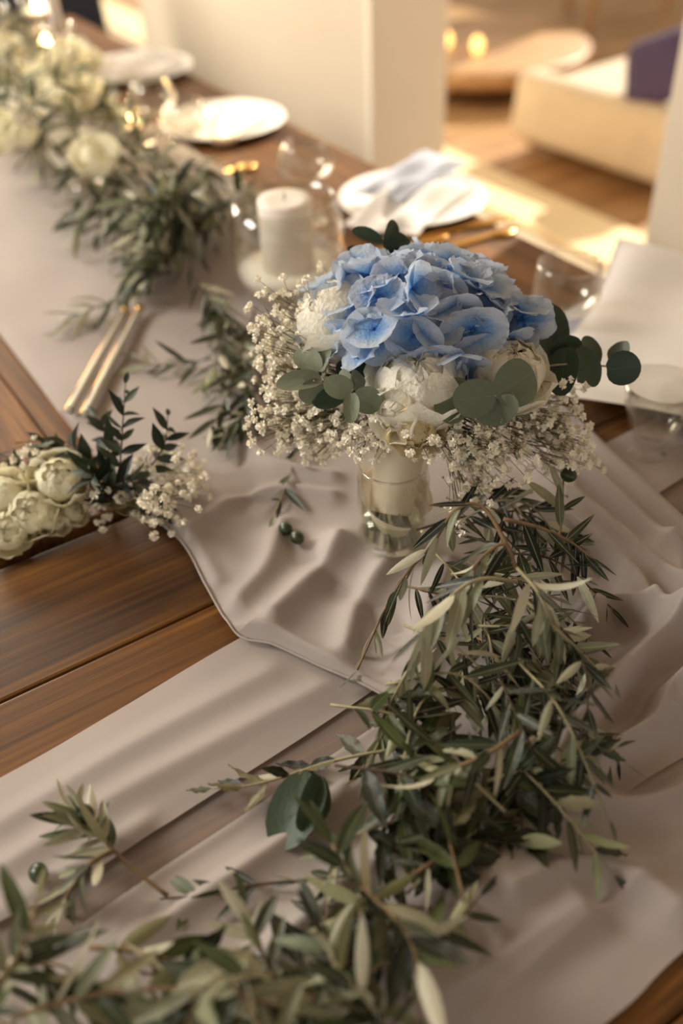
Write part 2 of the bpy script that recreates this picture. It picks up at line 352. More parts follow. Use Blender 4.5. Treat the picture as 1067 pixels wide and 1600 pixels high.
# ------------------------------------------------------------------ cloth
def noise2(x, y, s, o=0): return noise.noise(Vector((x * s, y * s, o)))
def seg_dist(p, poly):
    best = 9
    for a, b in zip(poly[:-1], poly[1:]):
        ab = b - a; L = ab.dot(ab); t = max(0, min(1, (p - a).dot(ab) / L)) if L > 0 else 0
        best = min(best, (p - a - ab * t).length)
    return best
def mkfolds(spec):
    out = []
    for pts, wd, h in spec:
        w2 = [P(*q).to_2d() for q in pts]; poly = [v.to_2d() for v in crom([v.to_3d() for v in w2], len(pts) * 3)]
        out.append((poly, wd, h))
    return out
def fold_h(p, folds):
    h = 0
    for poly, wd, a in folds:
        d = seg_dist(p, poly)
        if d < wd * 2.6: h += a * 1.35 * math.exp(-(d / wd) ** 1.6 * 1.5)
    return h
def patch(mb, A, B, n, m, z0, folds, wav=.0015, ws=14, edge=.004, hem=True, seed=0, clampf=None):
    # A and B: rows of pixels along two opposite borders of the cloth, both read on the table top
    a = crom([P(*q) for q in A], n); b = crom([P(*q) for q in B], n); V = []; Fc = []
    for i in range(n + 1):
        for j in range(m + 1):
            t = j / m; p = a[i].lerp(b[i], t)
            h = fold_h(p.to_2d(), folds) + wav * (1 + noise2(p.x, p.y, ws, seed)) 
            e = min(t, 1 - t) * (a[i] - b[i]).length
            h *= min(1, .35 + e / .03)
            V.append((p.x, p.y, TZ + z0 + max(0, h)))
    w_ = m + 1
    for i in range(n):
        for j in range(m): Fc.append((i * w_ + j, i * w_ + j + 1, (i + 1) * w_ + j + 1, (i + 1) * w_ + j))
    mb.add(V, Fc); return V
# the crosswise runner: one sheer sheet with its borders folded over
fB = mkfolds([([(0, 1300), (200, 1180), (420, 1060)], .02, .004), ([(0, 1370), (200, 1245), (500, 1085)], .018, .004), ([(0, 1440), (120, 1370), (230, 1300)], .014, .004),
              ([(60, 1510), (202, 1403), (405, 1266), (603, 1132)], .008, .006), ([(200, 1500), (420, 1340), (620, 1200)], .014, .006),
              ([(420, 1500), (620, 1330), (800, 1200)], .016, .008), ([(560, 1580), (760, 1400), (860, 1290), (1000, 1190)], .03, .016),
              ([(800, 1420), (900, 1372), (980, 1385), (1067, 1440)], .018, .012), ([(640, 1600), (760, 1530), (900, 1440)], .018, .01),
              ([(880, 1210), (890, 1255), (950, 1280), (1030, 1262), (1067, 1245)], .012, .012), ([(1067, 1175), (1000, 1230), (960, 1235)], .02, -.01),
              ([(740, 1600), (860, 1500), (1067, 1330)], .01, .003)])
mb = MB()
far = [(-420, 1440), (0, 1222), (180, 1118), (370, 1005), (600, 880), (900, 720), (1300, 520)]
near = [(20, 2200), (300, 2020), (600, 1850), (950, 1600), (1067, 1490), (1350, 1250), (1800, 900)]
patch(mb, far, near, 170, 60, .0012, [], .0006, 12)
rb = mb.build('table_runner', CHIFF)
tag(rb, 'taupe sheer chiffon runner laid along the near crosswise table under the olive leaves', 'table runner', 'chiffon table runners')
m2 = MB()
mid1 = [(-300, 1620), (-60, 1480), (120, 1385), (300, 1268), (560, 1100), (900, 860), (1300, 600)]
mid2 = [(-160, 1690), (40, 1522), (202, 1403), (405, 1266), (603, 1132), (860, 950), (1300, 660)]
patch(m2, far, mid1, 150, 40, .004, fB, .0015, 10, seed=3)
patch(m2, mid2, near, 200, 130, .004, fB, .003, 9, seed=5)
m2.build('folded_layer', CHIFF2, rb)
# the long runner, its loose end crumpled over the first
fA = mkfolds([([(330, 985), (400, 1000), (470, 1025), (560, 1075), (640, 1120)], .009, .010), ([(300, 850), (360, 800), (430, 780), (520, 790)], .014, .008),
              ([(260, 790), (300, 850), (340, 920)], .01, .006), ([(370, 960), (420, 900), (440, 830)], .018, .010), ([(430, 980), (500, 910), (530, 860)], .02, .013),
              ([(540, 1030), (560, 960), (600, 900)], .018, .010), ([(640, 1080), (660, 1000), (700, 900)], .022, .012), ([(380, 700), (430, 740), (520, 760)], .015, .008),
              ([(320, 700), (420, 820), (520, 920), (640, 1000)], .02, -.006),
              ([(905, 690), (980, 765), (1067, 850), (1150, 930)], .011, .014), ([(872, 715), (960, 800), (1067, 905), (1150, 990)], .010, .016),
              ([(835, 735), (900, 805), (985, 880), (1060, 960)], .012, .018), ([(850, 820), (930, 880), (985, 930), (1010, 985)], .014, .020),
              ([(800, 860), (880, 940), (920, 1000)], .014, .012),
              ([(1040, 880), (1060, 940), (1045, 1000)], .016, .012),
              ([(905, 1010), (950, 978), (1000, 990), (1045, 1030)], .012, .022), ([(1067, 1010), (1000, 1065), (940, 1125), (880, 1200), (850, 1260)], .020, .034),
              ([(1067, 1105), (1030, 1125), (1010, 1165), (960, 1200), (920, 1240)], .012, .022), ([(1120, 1060), (1067, 1110), (1050, 1150)], .015, .02)])
m3 = MB()
L = [(-460, -80), (-260, 190), (0, 528), (92, 650), (165, 740), (238, 815), (290, 865), (325, 930), (370, 1003)]
Rr = [(-150, -10), (120, 130), (390, 298), (540, 400), (700, 510), (840, 610), (920, 680), (1010, 765), (1100, 850)]
patch(m3, L, Rr, 260, 120, .0075, fA, .0022, 11, seed=8)
hemL = [(370, 1003), (430, 1022), (500, 1055), (600, 1105), (700, 1190), (780, 1260), (870, 1300), (960, 1262), (1010, 1225), (1140, 1150)]
hemR = [(1100, 850), (1108, 862), (1116, 874), (1124, 886), (1132, 898), (1140, 912), (1148, 926), (1156, 942), (1164, 960), (1180, 990)]
patch(m3, hemL, hemR, 170, 150, .0075, fA, .0022, 11, seed=8)
ra = m3.build('table_runner', CHIFF2)
tag(ra, 'taupe chiffon runner down the long table, its crumpled end under the bouquet', 'table runner', 'chiffon table runners')
for o in (ra, rb): 
    del o['group']
# rolled hem of the long runner
hm = MB(); hm.tube([Vector(v) + Vector((0, 0, .0105 + fold_h(v.to_2d(), fA) * .35)) for v in crom([P(*q) for q in L[3:]] + [P(*q) for q in hemL[1:6]], 120)], .0011, n=6)
hm.build('rolled_hem', CHIFF2, ra)

# ------------------------------------------------------------------ leaf meshes (length 1 along +y, upper side +z)
def leaf_mesh(name, m, width, bend, cup, twist, prof=.8, seg=7, tip=1.0, crinkle=0, seed=0, across=4):
    rs = random.Random(seed); V = []; Fc = []
    ph = [rs.uniform(0, 6) for _ in range(4)]
    for i in range(seg + 1):
        t = i / seg; wd = width * .5 * max(.0, math.sin(math.pi * t ** prof)) ** tip
        if i == 0: wd = width * .05
        if i == seg: wd = width * .03
        ang = twist * t; y = math.sin(bend * t) / bend if abs(bend) > .01 else t; z = -(1 - math.cos(bend * t)) / bend if abs(bend) > .01 else 0
        for j in range(across + 1):
            s = (j / across * 2 - 1); x = s * wd; zz = cup * abs(s) * wd + z
            if crinkle: zz += crinkle * math.sin(t * 17 + ph[0] + s * 3) * abs(s); x *= 1 + crinkle * 2.5 * math.sin(t * 23 + ph[1] + s)
            c, sn = math.cos(ang), math.sin(ang); V.append((x * c - (zz - z) * sn, y, z + x * sn + (zz - z) * c))
    w_ = across + 1
    for i in range(seg):
        for j in range(across): Fc.append((i * w_ + j, i * w_ + j + 1, (i + 1) * w_ + j + 1, (i + 1) * w_ + j))
    return mesh(name, V, Fc, m)
def leafset(name, m, width, n=5, **k):
    rs = random.Random(hash(name) % 1000 if False else len(name) * 7)
    return [leaf_mesh(name, m, width * rs.uniform(.85, 1.15), rs.uniform(-.35, .8), rs.uniform(.1, .45), rs.uniform(-.5, .5), seed=i, **k) for i in range(n)]
LO = leafset('olive leaf', OLIVE, .165, tip=.75); LP = leafset('pale olive leaf', OLIVEP, .2, tip=.65); LG = leafset('green olive leaf', OLIVEG, .22, tip=.7)
LD = leafset('dark crinkled leaf', DARKL, .3, crinkle=.035, seg=9); LR = leafset('pinnate leaflet', RUSC, .34)
def round_leaf(name, m, seed, w_=1.0):
    rs = random.Random(seed); V = [(0, 0, 0)]; Fc = []; n = 20; rings = 4; b = rs.uniform(.1, .4); ph = rs.uniform(0, 6)
    V = [(0, .5, 0)]
    for r in range(1, rings + 1):
        for k in range(n):
            a = 2 * math.pi * k / n - math.pi / 2; q = r / rings
            rad = q * .5 * (1 - .10 * math.exp(-((a + math.pi / 2) / .35) ** 2)) * (1 + .02 * math.sin(3 * a + ph))
            x = rad * math.cos(a) * w_; y = .5 + rad * math.sin(a)
            V.append((x, y, b * (x * x) * 1.2 - b * .5 * (y - .1) ** 2 * .6 + .008 * q * math.sin(5 * a + ph)))
    for k in range(n): Fc.append((0, 1 + k, 1 + (k + 1) % n))
    for r in range(rings - 1):
        for k in range(n): Fc.append((1 + r * n + k, 1 + (r + 1) * n + k, 1 + (r + 1) * n + (k + 1) % n, 1 + r * n + (k + 1) % n))
    return mesh(name, V, Fc, m)
RE = [round_leaf('eucalyptus leaf', EUCA, i) for i in range(3)]; RD = [round_leaf('dark eucalyptus leaf', EUCD, i + 5) for i in range(3)]

# ------------------------------------------------------------------ branches of leaves
def branch(name, label, pts, sets, n=24, size=.05, r=.0014, group=None, bark=None, spread=.9, droop=.25, start=.12, parent=None, cat='branch', level=None, floor=.012, face=None, tipleaf=True):
    """pts: world points; a stem with leaves in pairs. sets: leaf mesh lists to draw from."""
    path = crom(pts, max(8, len(pts) * 5)); M0 = Matrix.Translation(path[0])
    if parent is None:
        root = empty(name, path[0], label, cat, group); sp = root
    else: root = parent
    mb = MB(); mb.tube([p - path[0] for p in path], r, r * .45, 6)
    # leaf nodes as tiny swellings
    st = mb.build('stem' if parent is None else name, bark or BARKP, root, M0)
    lp = root if parent is None else st
    m = len(path) - 1; up = Vector((0, 0, 1))
    for i in range(n):
        pair = i // 2; t = start + (1 - start) * (pair + .5) / ((n + 1) // 2); last = tipleaf and i >= n - 1
        if last: t = 1.0
        k = min(int(t * m), m - 1); u = t * m - k; p = path[k].lerp(path[k + 1], u); tg = (path[min(m, k + 1)] - path[max(0, k)]).normalized()
        side = tg.cross(up); side = side.normalized() if side.length > .05 else Vector((1, 0, 0))
        if pair % 2: q = Quaternion(tg, math.radians(75 + rnd(-25, 25))); side = q @ side
        else: side = Quaternion(tg, rnd(-.5, .5)) @ side
        if i % 2: side = -side
        sz = size * rnd(.7, 1.15) * (1 - .35 * max(0, t - .75) / .25)
        d = tg * rnd(.5, .9) + side * spread * rnd(.55, 1.05) + Vector((0, 0, -droop * rnd(.3, 1.6)))
        if last: d = tg + Vector((rnd(-.2, .2), rnd(-.2, .2), rnd(-.1, .1)))
        d.normalize(); tipz = p.z + d.z * sz
        if tipz < TZ + floor: d.z = (TZ + floor - p.z) / sz * 1.0 if abs(TZ + floor - p.z) < sz * .95 else -.95 * (1 if p.z > TZ else -1); d.normalize()
        nrm = Vector((rnd(-.7, .7), rnd(-.7, .7), 1)) if random.random() < .78 else Vector((rnd(-1, 1), rnd(-1, 1), -.9))
        if face is not None: nrm = nrm + face
        lm = random.choice(random.choice(sets)); s = rnd(.85, 1.2)
        link('leaf', lm, lp, frame(p, d, nrm, sz * s, sz, sz))
    return root
def pts(*q): return [P(a, b, h) for a, b, h in q]

# foreground and central heap: individually described
FG = [
 ('olive branch arching over the jar side, dark leaves hanging to its left', [(797, 860, .13), (755, 793, .15), (712, 797, .15), (675, 851, .115), (633, 899, .085), (600, 955, .05), (558, 1047, .02)], [LO, LO, LP], 22, .05, BARK),
 ('olive branch with pale drooping leaves down the left side of the heap', [(808, 909, .125), (755, 904, .135), (712, 925, .13), (670, 978, .11), (643, 1037, .085), (612, 1095, .055), (590, 1164, .03), (552, 1217, .015)], [LP, LP, LO], 32, .049, BARKP),
 ('short bent olive twig at the top of the central heap', [(808, 893, .12), (787, 850, .14), (745, 880, .13), (722, 925, .1)], [LO, LP], 14, .042, BARK),
 ('olive branch of pale hanging leaves in the middle of the heap', [(808, 888, .13), (840, 925, .135), (861, 973, .115), (882, 1026, .08), (880, 1075, .04)], [LP, LP, LO], 24, .05, BARKP),
 ('olive branch reaching down the right side of the heap', [(819, 936, .12), (872, 985, .11), (909, 1021, .085), (938, 1050, .05)], [LP, LO, LO], 20, .045, BARKP),
 ('olive twig hanging straight down the middle of the heap', [(808, 930, .12), (808, 1000, .09), (797, 1047, .06), (780, 1100, .03)], [LO, LO, LP], 20, .044, BARKD),
 ('thin olive twig with narrow dark leaves pointing right over the cloth', [(787, 811, .11), (845, 825, .1), (893, 848, .085), (925, 872, .075)], [LO], 14, .05, BARK),
 ('dark olive twig standing behind the heap beside the folds of cloth', [(850, 960, .03), (868, 880, .06), (878, 800, .08), (880, 745, .1)], [LO, LP], 14, .042, BARK),
 ('dark olive twig low behind the jar on the right', [(800, 930, .04), (770, 860, .07), (745, 830, .09)], [LO], 12, .045, BARKD),
 ('leafy olive spray pointing to the right from the lower heap', [(760, 1220, .04), (830, 1200, .05), (890, 1190, .05), (965, 1168, .05)], [LG, LG, LD], 26, .038, BARKP),
 ('olive spray with stout tan twig in the centre below the heap', [(813, 1143, .08), (766, 1175, .085), (707, 1202, .08), (650, 1230, .06), (612, 1280, .04)], [LG, LP, LO], 20, .045, BARK),
 ('thick tan olive twig running down left below the heap', [(730, 1290, .03), (690, 1335, .045), (640, 1370, .045), (600, 1400, .035), (560, 1430, .03)], [LG, LG, LO], 18, .042, BARK),
 ('thin brown olive twig lying flat across the sheer cloth at centre', [(560, 1365, .02), (506, 1373, .02), (395, 1383, .016), (314, 1398, .014), (250, 1405, .014)], [LG, LO], 12, .034, BARKD),
 ('pale olive twig drooping down from the lone sprig at lower left', [(175, 1330, .03), (140, 1350, .04), (112, 1385, .03), (95, 1420, .018)], [LP, LO, LP], 14, .042, BARK),
 ('twig with crinkled dark leaves lying left towards the plank table', [(650, 1165, .03), (562, 1180, .025), (500, 1195, .02), (440, 1215, .02), (385, 1228, .018), (330, 1232, .016)], [LD, LD, LP], 14, .036, BARKP),
 ('pale stemmed olive sprig alone on the lower left cloth', [(262, 1400, .015), (202, 1352, .025), (150, 1300, .035), (110, 1262, .045)], [LP, LG, LP], 30, .042, BARK),
 ('bare ended bark branch with green leaves at the bottom centre', [(440, 1575, .03), (500, 1560, .04), (557, 1546, .045), (598, 1502, .045), (667, 1463, .045), (716, 1436, .04), (750, 1400, .035)], [LG, LG, LO], 20, .046, BARK),
 ('green olive tip pointing right on the smooth cloth', [(660, 1300, .03), (730, 1310, .035), (790, 1315, .035), (830, 1320, .035)], [LG, LD], 14, .042, BARKD),
 ('olive spray lying lower left of the big round leaf', [(600, 1420, .04), (560, 1380, .06), (530, 1340, .07), (505, 1290, .075)], [LG, LG, LP], 14, .044, BARKP),
 ('out of focus pale olive branch across the bottom edge of the view', [(20, 1590, .06), (120, 1560, .075), (240, 1545, .08), (380, 1560, .075), (500, 1590, .06)], [LP, LP, LG], 24, .05, BARK),
 ('out of focus olive branch at the bottom left corner', [(-40, 1640, .06), (0, 1540, .085), (40, 1470, .1), (60, 1400, .1)], [LP, LP, LG], 16, .044, BARK),
 ('pale olive branch crossing the lower left cloth diagonally', [(140, 1480, .05), (230, 1490, .055), (330, 1530, .055), (420, 1570, .05)], [LP, LG], 18, .044, BARK),
 ('green olive branch leaning up at the bottom between the twigs', [(440, 1600, .03), (430, 1530, .045), (400, 1470, .055), (385, 1420, .06)], [LG, LP], 14, .04, BARKD),
 ('olive branch with upright pale leaves at the bottom centre', [(620, 1620, .04), (570, 1560, .06), (520, 1500, .07), (500, 1440, .07)], [LP, LG, LO], 18, .045, BARKP),
 ('olive sprig fallen on the cloth left of the jar', [(500, 640, .02), (468, 700, .02), (446, 760, .018), (428, 805, .015)], [LO, LO, LP], 14, .042, BARKP),
]
for label, q, sets, n, sz, bk in FG:
    hang = q[0][2] > .1
    branch('olive_branch', label, pts(*q), sets, int(n * (1.1 if hang else .95)), sz * (.9 if hang else .92), .0015 if bk is not BARK else .0019, bark=bk, start=.48 if 'alone' in label else .12, droop=.85 if hang else .3, spread=.7 if hang else .9)
# filler sprays that nothing tells apart
def filler(k, reg, hs, sets, size, label, group, n=14, ln=(.08, .13), bias=None):
    for _ in range(k):
        while True:
            x = rnd(reg[0], reg[2]); y = rnd(reg[1], reg[3])
            if reg[4](x, y): break
        h = rnd(*hs); a = rnd(0, 6.28) if bias is None else bias + rnd(-.9, .9); p = P(x, y, h); L_ = rnd(*ln)
        d = Vector((math.cos(a), math.sin(a), 0)); s = d.cross(Vector((0, 0, 1))) * rnd(-.02, .02)
        q = [p - d * L_ * .5, p + s + Vector((0, 0, .012)), p + d * L_ * .5 + Vector((0, 0, -h * .45))]
        for v in q: v.z = max(v.z, TZ + .014)
        branch('olive_sprig', label, q, sets, n, size * rnd(.85, 1.1), .0012, group, random.choice([BARK, BARKD, BARKP]))
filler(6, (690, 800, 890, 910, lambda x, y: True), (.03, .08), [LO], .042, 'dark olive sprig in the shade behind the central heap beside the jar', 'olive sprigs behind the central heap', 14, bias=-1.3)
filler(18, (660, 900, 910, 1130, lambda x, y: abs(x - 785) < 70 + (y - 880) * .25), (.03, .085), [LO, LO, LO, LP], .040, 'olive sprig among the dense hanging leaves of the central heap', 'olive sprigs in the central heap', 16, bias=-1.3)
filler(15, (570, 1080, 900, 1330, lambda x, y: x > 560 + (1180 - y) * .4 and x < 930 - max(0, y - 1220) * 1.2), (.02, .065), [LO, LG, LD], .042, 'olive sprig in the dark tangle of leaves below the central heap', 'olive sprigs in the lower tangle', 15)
filler(9, (330, 1400, 720, 1600, lambda x, y: x > 330 + (1500 - y) * .9 and x < 700 - max(0, y - 1430) * .6), (.02, .06), [LG, LP, LO, LD], .042, 'olive sprig in the loose leaves along the bottom of the view', 'olive sprigs along the bottom', 13)
filler(6, (-20, 1490, 330, 1620, lambda x, y: y > 1470 + x * .22), (.03, .08), [LP, LG, LO], .044, 'blurred olive sprig in the bottom left corner', 'olive sprigs in the bottom left corner', 13)

# single big leaves on the cloth
def leaf_px(name, me, base, tip, h0, h1, wpx, roll=0, parent=None, dep=None):
    a, b = (P(*base, h0), P(*tip, h1)) if dep is None else (D(*base, dep[0]), D(*tip, dep[1]))
    L_ = (b - a).length; view = (CAM - a).normalized(); n = Quaternion((b - a).normalized(), roll) @ view
    wd = px_len(wpx, a); return link(name, me, parent, frame(a, b - a, n, wd, L_, L_))
g = leaf_px('eucalyptus_leaf', RD[0], (495, 1205), (432, 1325), .03, .012, 90, .5)
tag(g, 'large dark bluish round leaf lying alone on the sheer cloth', 'leaf')
g = leaf_px('eucalyptus_leaf', RD[1], (500, 1208), (475, 1300), .033, .02, 62, -.7)
tag(g, 'curled brownish green leaf overlapping the large dark round leaf', 'leaf')

# ------------------------------------------------------------------ garland down the long table
gar = empty('greenery_garland', P(250, 420), 'blurred olive leaf garland lying down the middle of the long table', 'garland')
cl = [P(335, 452), P(318, 430), P(292, 405), P(258, 375), P(220, 330), P(150, 265), P(90, 215), P(40, 170), P(0, 120), P(-60, 60)]
cl = crom(cl, 60); CB = P(455, 466)
for i in range(96):
    t = (i / 95) ** 1.5; c = cl[min(60, int(t * 60))]; wd = .055 + .045 * min(1, t * 6)
    a = rnd(0, 6.28); r_ = wd * math.sqrt(random.random()); h = .10 * (1 - (r_ / wd) ** 2) * rnd(.3, 1) + .035
    p = Vector((c.x + r_ * math.cos(a), c.y + r_ * math.sin(a), TZ + h))
    away = (p - CB).to_2d(); 
    if away.length < .165: away = away.normalized() * .165 if away.x < .02 else Vector((-.165, .02)); p.x = CB.x + away.x; p.y = CB.y + away.y; a = math.atan2(away.y, away.x)
    b = a + rnd(-.8, .8); L_ = rnd(.08, .13)
    d = Vector((math.cos(b), math.sin(b), 0)); q = [p - d * L_ * (.4 if (p - CB).to_2d().length > .23 else 0), p + d * L_ * .2 + Vector((0, 0, .015)), p + d * L_ * .6 - Vector((0, 0, h * .6))]
    for v in q: v.z = max(v.z, TZ + .03)
    branch('sprig', None, q, [LO, LO, LP, LO, LG] if i < 70 else [LP, LG, LG], 15, .052 * rnd(.85, 1.1), .0014, parent=gar, bark=BARKD)
for label, q, sets, n, sz in [
  ('small pale olive sprig on the runner left of the garland', [(190, 470, .04), (150, 480, .035), (100, 505, .02)], [LP, LO, LP], 16, .05),
  ('dark olive sprig on the runner between the garland and the rose posy', [(330, 560, .03), (290, 568, .025), (235, 570, .02), (205, 560, .018)], [LO], 14, .045),
  ('dark trailing olive sprig hanging left of the bouquet', [(400, 480, .05), (375, 560, .04), (355, 620, .035), (330, 670, .03)], [LO], 24, .05),
  ('dark olive sprig behind the gypsophila left of the bouquet', [(420, 540, .05), (390, 590, .05), (380, 650, .03)], [LO, LG], 20, .05),
  ('thick dark olive sprig between the candle bowl and the rose posy', [(345, 455, .05), (350, 530, .05), (330, 600, .03)], [LO, LO, LG], 24, .052),
  ('dark olive sprig lowest on the runner left of the gypsophila', [(410, 590, .04), (385, 640, .035), (350, 680, .025)], [LO, LO, LG], 22, .048),
  ('olive sprig with pale leaves at the near end of the garland', [(300, 430, .07), (330, 470, .06), (345, 500, .04)], [LP, LO], 20, .055),
  ('olive sprig hanging below the glass candle bowl', [(348, 500, .03), (366, 530, .03), (385, 565, .03)], [LO, LP], 18, .05)]:
    branch('olive_sprig', label, pts(*q), sets, n, sz, .0013, bark=BARKD)

# ------------------------------------------------------------------ flowers
def floret_mesh(name, m, seed):
    rs = random.Random(seed); V = []; Fc = []; n, k = 6, 7
    for q in range(4):
        a0 = q * math.pi / 2 + rs.uniform(-.12, .12); lift = rs.uniform(.25, 1.15); wd = rs.uniform(.86, 1.05); ph = rs.uniform(0, 6); base = len(V); z0 = .02 * (q % 2)
        for i in range(n + 1):
            t = i / n; r = .04 + .96 * t; half = wd * .68 * (math.sin(math.pi * min(1, t * .80 + .04)) ** .75)
            for j in range(k + 1):
                s = j / k * 2 - 1; y = half * s; x = r * (1 - .13 * s * s * t)
                z = z0 + lift * x ** 1.4 * .62 - .16 * max(0, x - .62) * (1 + math.sin(ph)) + .09 * s * s * half * 2 + .06 * math.sin(s * 5 + ph) * t + .06 * math.sin(ph * 2 + s * 9) * t ** 3
                V.append((x * math.cos(a0) - y * math.sin(a0), x * math.sin(a0) + y * math.cos(a0), z))
        for i in range(n):
            for j in range(k): b = base + i * (k + 1) + j; Fc.append((b, b + k + 1, b + k + 2, b + 1))
    mb = MB(); mb.v = [Vector(v) for v in V]; mb.f = Fc; mb.ball((0, 0, .07), .07, 6, 4)
    return mesh(name, mb.v, mb.f, m)
FLO = [floret_mesh('hydrangea floret', HYD, i) for i in range(7)]
def cup_petal(name, m, seed, lon=55, lat0=-80, lat1=55, ruff=.05, flare=0.0):
    rs = random.Random(seed); V = []; Fc = []; n, k = 9, 9; ph = rs.uniform(0, 6); p2 = rs.uniform(0, 6)
    for i in range(n + 1):
        t = i / n
        for j in range(k + 1):
            s = j / k * 2 - 1; top = lat1 - 16 * s * s - 6 * math.sin(5 * s + ph) - (5 * abs(math.sin(9 * s + p2)))
            la = math.radians(lat0 + (top - lat0) * t); lo = math.radians(lon * s * (.25 + .75 * math.sin(math.pi * min(.62, t * .62)) ** .8))
            R = 1 + flare * t ** 3 + ruff * t ** 2 * math.sin(7 * s + ph) + ruff * .6 * t ** 3 * math.sin(13 * s + p2)
            V.append((R * math.cos(la) * math.cos(lo), R * math.cos(la) * math.sin(lo), R * math.sin(la)))
    for i in range(n):
        for j in range(k): b = i * (k + 1) + j; Fc.append((b, b + 1, b + k + 2, b + k + 1))
    return mesh(name, V, Fc, m)
def cups(m, ruff=.05): return ([cup_petal('petal inner', m, i, 62, -80, 86, ruff) for i in range(3)], [cup_petal('petal middle', m, 10 + i, 58, -80, 62, ruff, .05) for i in range(3)],
                    [cup_petal('petal outer', m, 20 + i, 52, -80, 25, ruff, .28) for i in range(3)])
CP = cups(PEO, .055); CR = cups(ROSE, .035); CY_ = cups(PEOY)
def bloom(parent, c, axis, r, C, name='peony', layers=((.80, 5, 0), (.87, 6, 0), (.93, 7, 0), (1.0, 7, 1), (1.08, 5, 2)), sq=.92, label=None):
    core = MB(); core.ball((0, 0, 0), layers[0][0] * .9, 14, 10); z = Vector(axis).normalized(); q = z.to_track_quat('Z', 'Y')
    B = Matrix.Translation(c) @ q.to_matrix().to_4x4() @ Matrix.Diagonal((r, r, r * sq, 1))
    o = link(name, mesh(name, core.v, core.f, C[0][0].materials[0]), parent, B)
    if label: o['label'] = label
    for s, n, kd in layers:
        for i in range(n):
            M = B @ Matrix.Rotation(2 * math.pi * i / n + rnd(-.2, .2), 4, 'Z') @ Matrix.Rotation(rnd(-.06, .1), 4, 'Y') @ Matrix.Scale(s * rnd(.96, 1.03), 4)
            link('petal', random.choice(C[kd]), o, M)
    return o
# baby's breath
def gyp_mesh(seed):
    rs = random.Random(seed); mb = MB()
    for i in range(11):
        z = rs.uniform(-.15, 1); a = i * 2.4; d = Vector((math.cos(a) * math.sqrt(max(0, 1 - z * z)), math.sin(a) * math.sqrt(max(0, 1 - z * z)), z))
        u = d.orthogonal().normalized(); u = Quaternion(d, rs.uniform(0, 6)) @ u; v = d.cross(u); w_ = rs.uniform(.42, .6)
        mb.add([d * .15, d * .8 + u * w_, d * 1.12 + u * w_ * .35 + v * .2, d * 1.05 - u * w_ * .4 - v * .15, d * .8 - u * w_], [(0, 1, 2), (0, 2, 3), (0, 3, 4)])
    mb.ball((0, 0, -.15), .42, 6, 3)
    return mesh('gypsophila flower', mb.v, mb.f, GYP, False)
GF = [gyp_mesh(i) for i in range(5)]
def gypso(parent, origin, targets, r=.0036, branches=4, count=300, name='babys_breath'):
    """A spray per target: a stem from origin to target that forks into florets."""
    mb = MB(); O = Vector(origin); fl = []; buds = MB()
    for T in targets:
        T = Vector(T); mid = O.lerp(T, .55) + Vector((rnd(-.01, .01), rnd(-.01, .01), rnd(-.004, .012)))
        st = crom([O, mid, T], 6); mb.tube([p - O for p in st], .0006, .0004, 3)
        for b in range(branches):
            s = st[random.choice([3, 4, 5])]; e = T + Vector((rnd(-1, 1), rnd(-1, 1), rnd(-1, 1))) * .017
            mb.tube([s - O, (s.lerp(e, .5) + Vector((0, 0, rnd(-.003, .003)))) - O, e - O], .0004, .0003, 3)
            fl.append((e, (e - s)))
            if random.random() < .55:
                e2 = s.lerp(e, .6) + Vector((rnd(-1, 1), rnd(-1, 1), rnd(-1, 1))) * .01; mb.tube([s.lerp(e, .6) - O, e2 - O], .0003, .0003, 3)
                if random.random() < .6: fl.append((e2, e2 - s))
                else: buds.ball(e2 - O, .0013, 5, 4)
    st = mb.build(name, GYPS, parent, Matrix.Translation(O))
    random.shuffle(fl); fl.sort(key=lambda q: depth(q[0])); extra = MB()
    for i, (e, d) in enumerate(fl):
        s = r * rnd(.7, 1.25); d = Vector(d).normalized() + Vector((rnd(-.4, .4), rnd(-.4, .4), rnd(-.1, .5))); M = frame(e, Vector(d).orthogonal(), d, s, s, s)
        me = GF[i % 5]
        if i < count: link('flower', me, st, M)
        else: 
            Mi = Matrix.Translation(-O) @ M; extra.add([Mi @ v.co for v in me.vertices], [tuple(p.vertices) for p in me.polygons])
    if extra.v: tag(extra.build('far_flowers', GYP, st, Matrix.Translation(O), False), kind='stuff')
    if buds.v: tag(buds.build('buds', GYPB, st, Matrix.Translation(O)), kind='stuff')
    return st

# ------------------------------------------------------------------ the bouquet in its jar
jb = P(614, 862); jr = .0335; jh = .095
jar = empty('glass_jar', jb, 'clear glass jar on the runner holding the blue and white bouquet', 'jar')
JM = Matrix.Translation(jb + Vector((0, 0, .014)))
link('glass_body', lathe_mesh('jar body', [(.001, .003), (jr * .8, .003), (jr * .97, .008), (jr, .02), (jr, jh * .85), (jr * .95, jh * .94), (jr * .95, jh), (jr * .9, jh), (jr * .9, jh * .93), (jr * .93, jh * .84), (jr * .93, .02), (jr * .85, .012), (.001, .010)], JARG), jar, JM)
link('water', lathe_mesh('water', [(.001, .0115), (jr * .84, .013), (jr * .915, .021), (jr * .915, .036), (.001, .036)], WATER), jar, JM)
HY = D(657, 509, .885)                                  # heart of the hydrangea
hb = Vector((jb.x, jb.y, TZ + .05)) + Vector((-.002, .002, 0)); ax = (HY - hb).normalized()
bq = empty('bouquet', hb, 'bridal bouquet of blue hydrangea, ivory peonies, eucalyptus and gypsophila standing in a jar', 'bouquet')
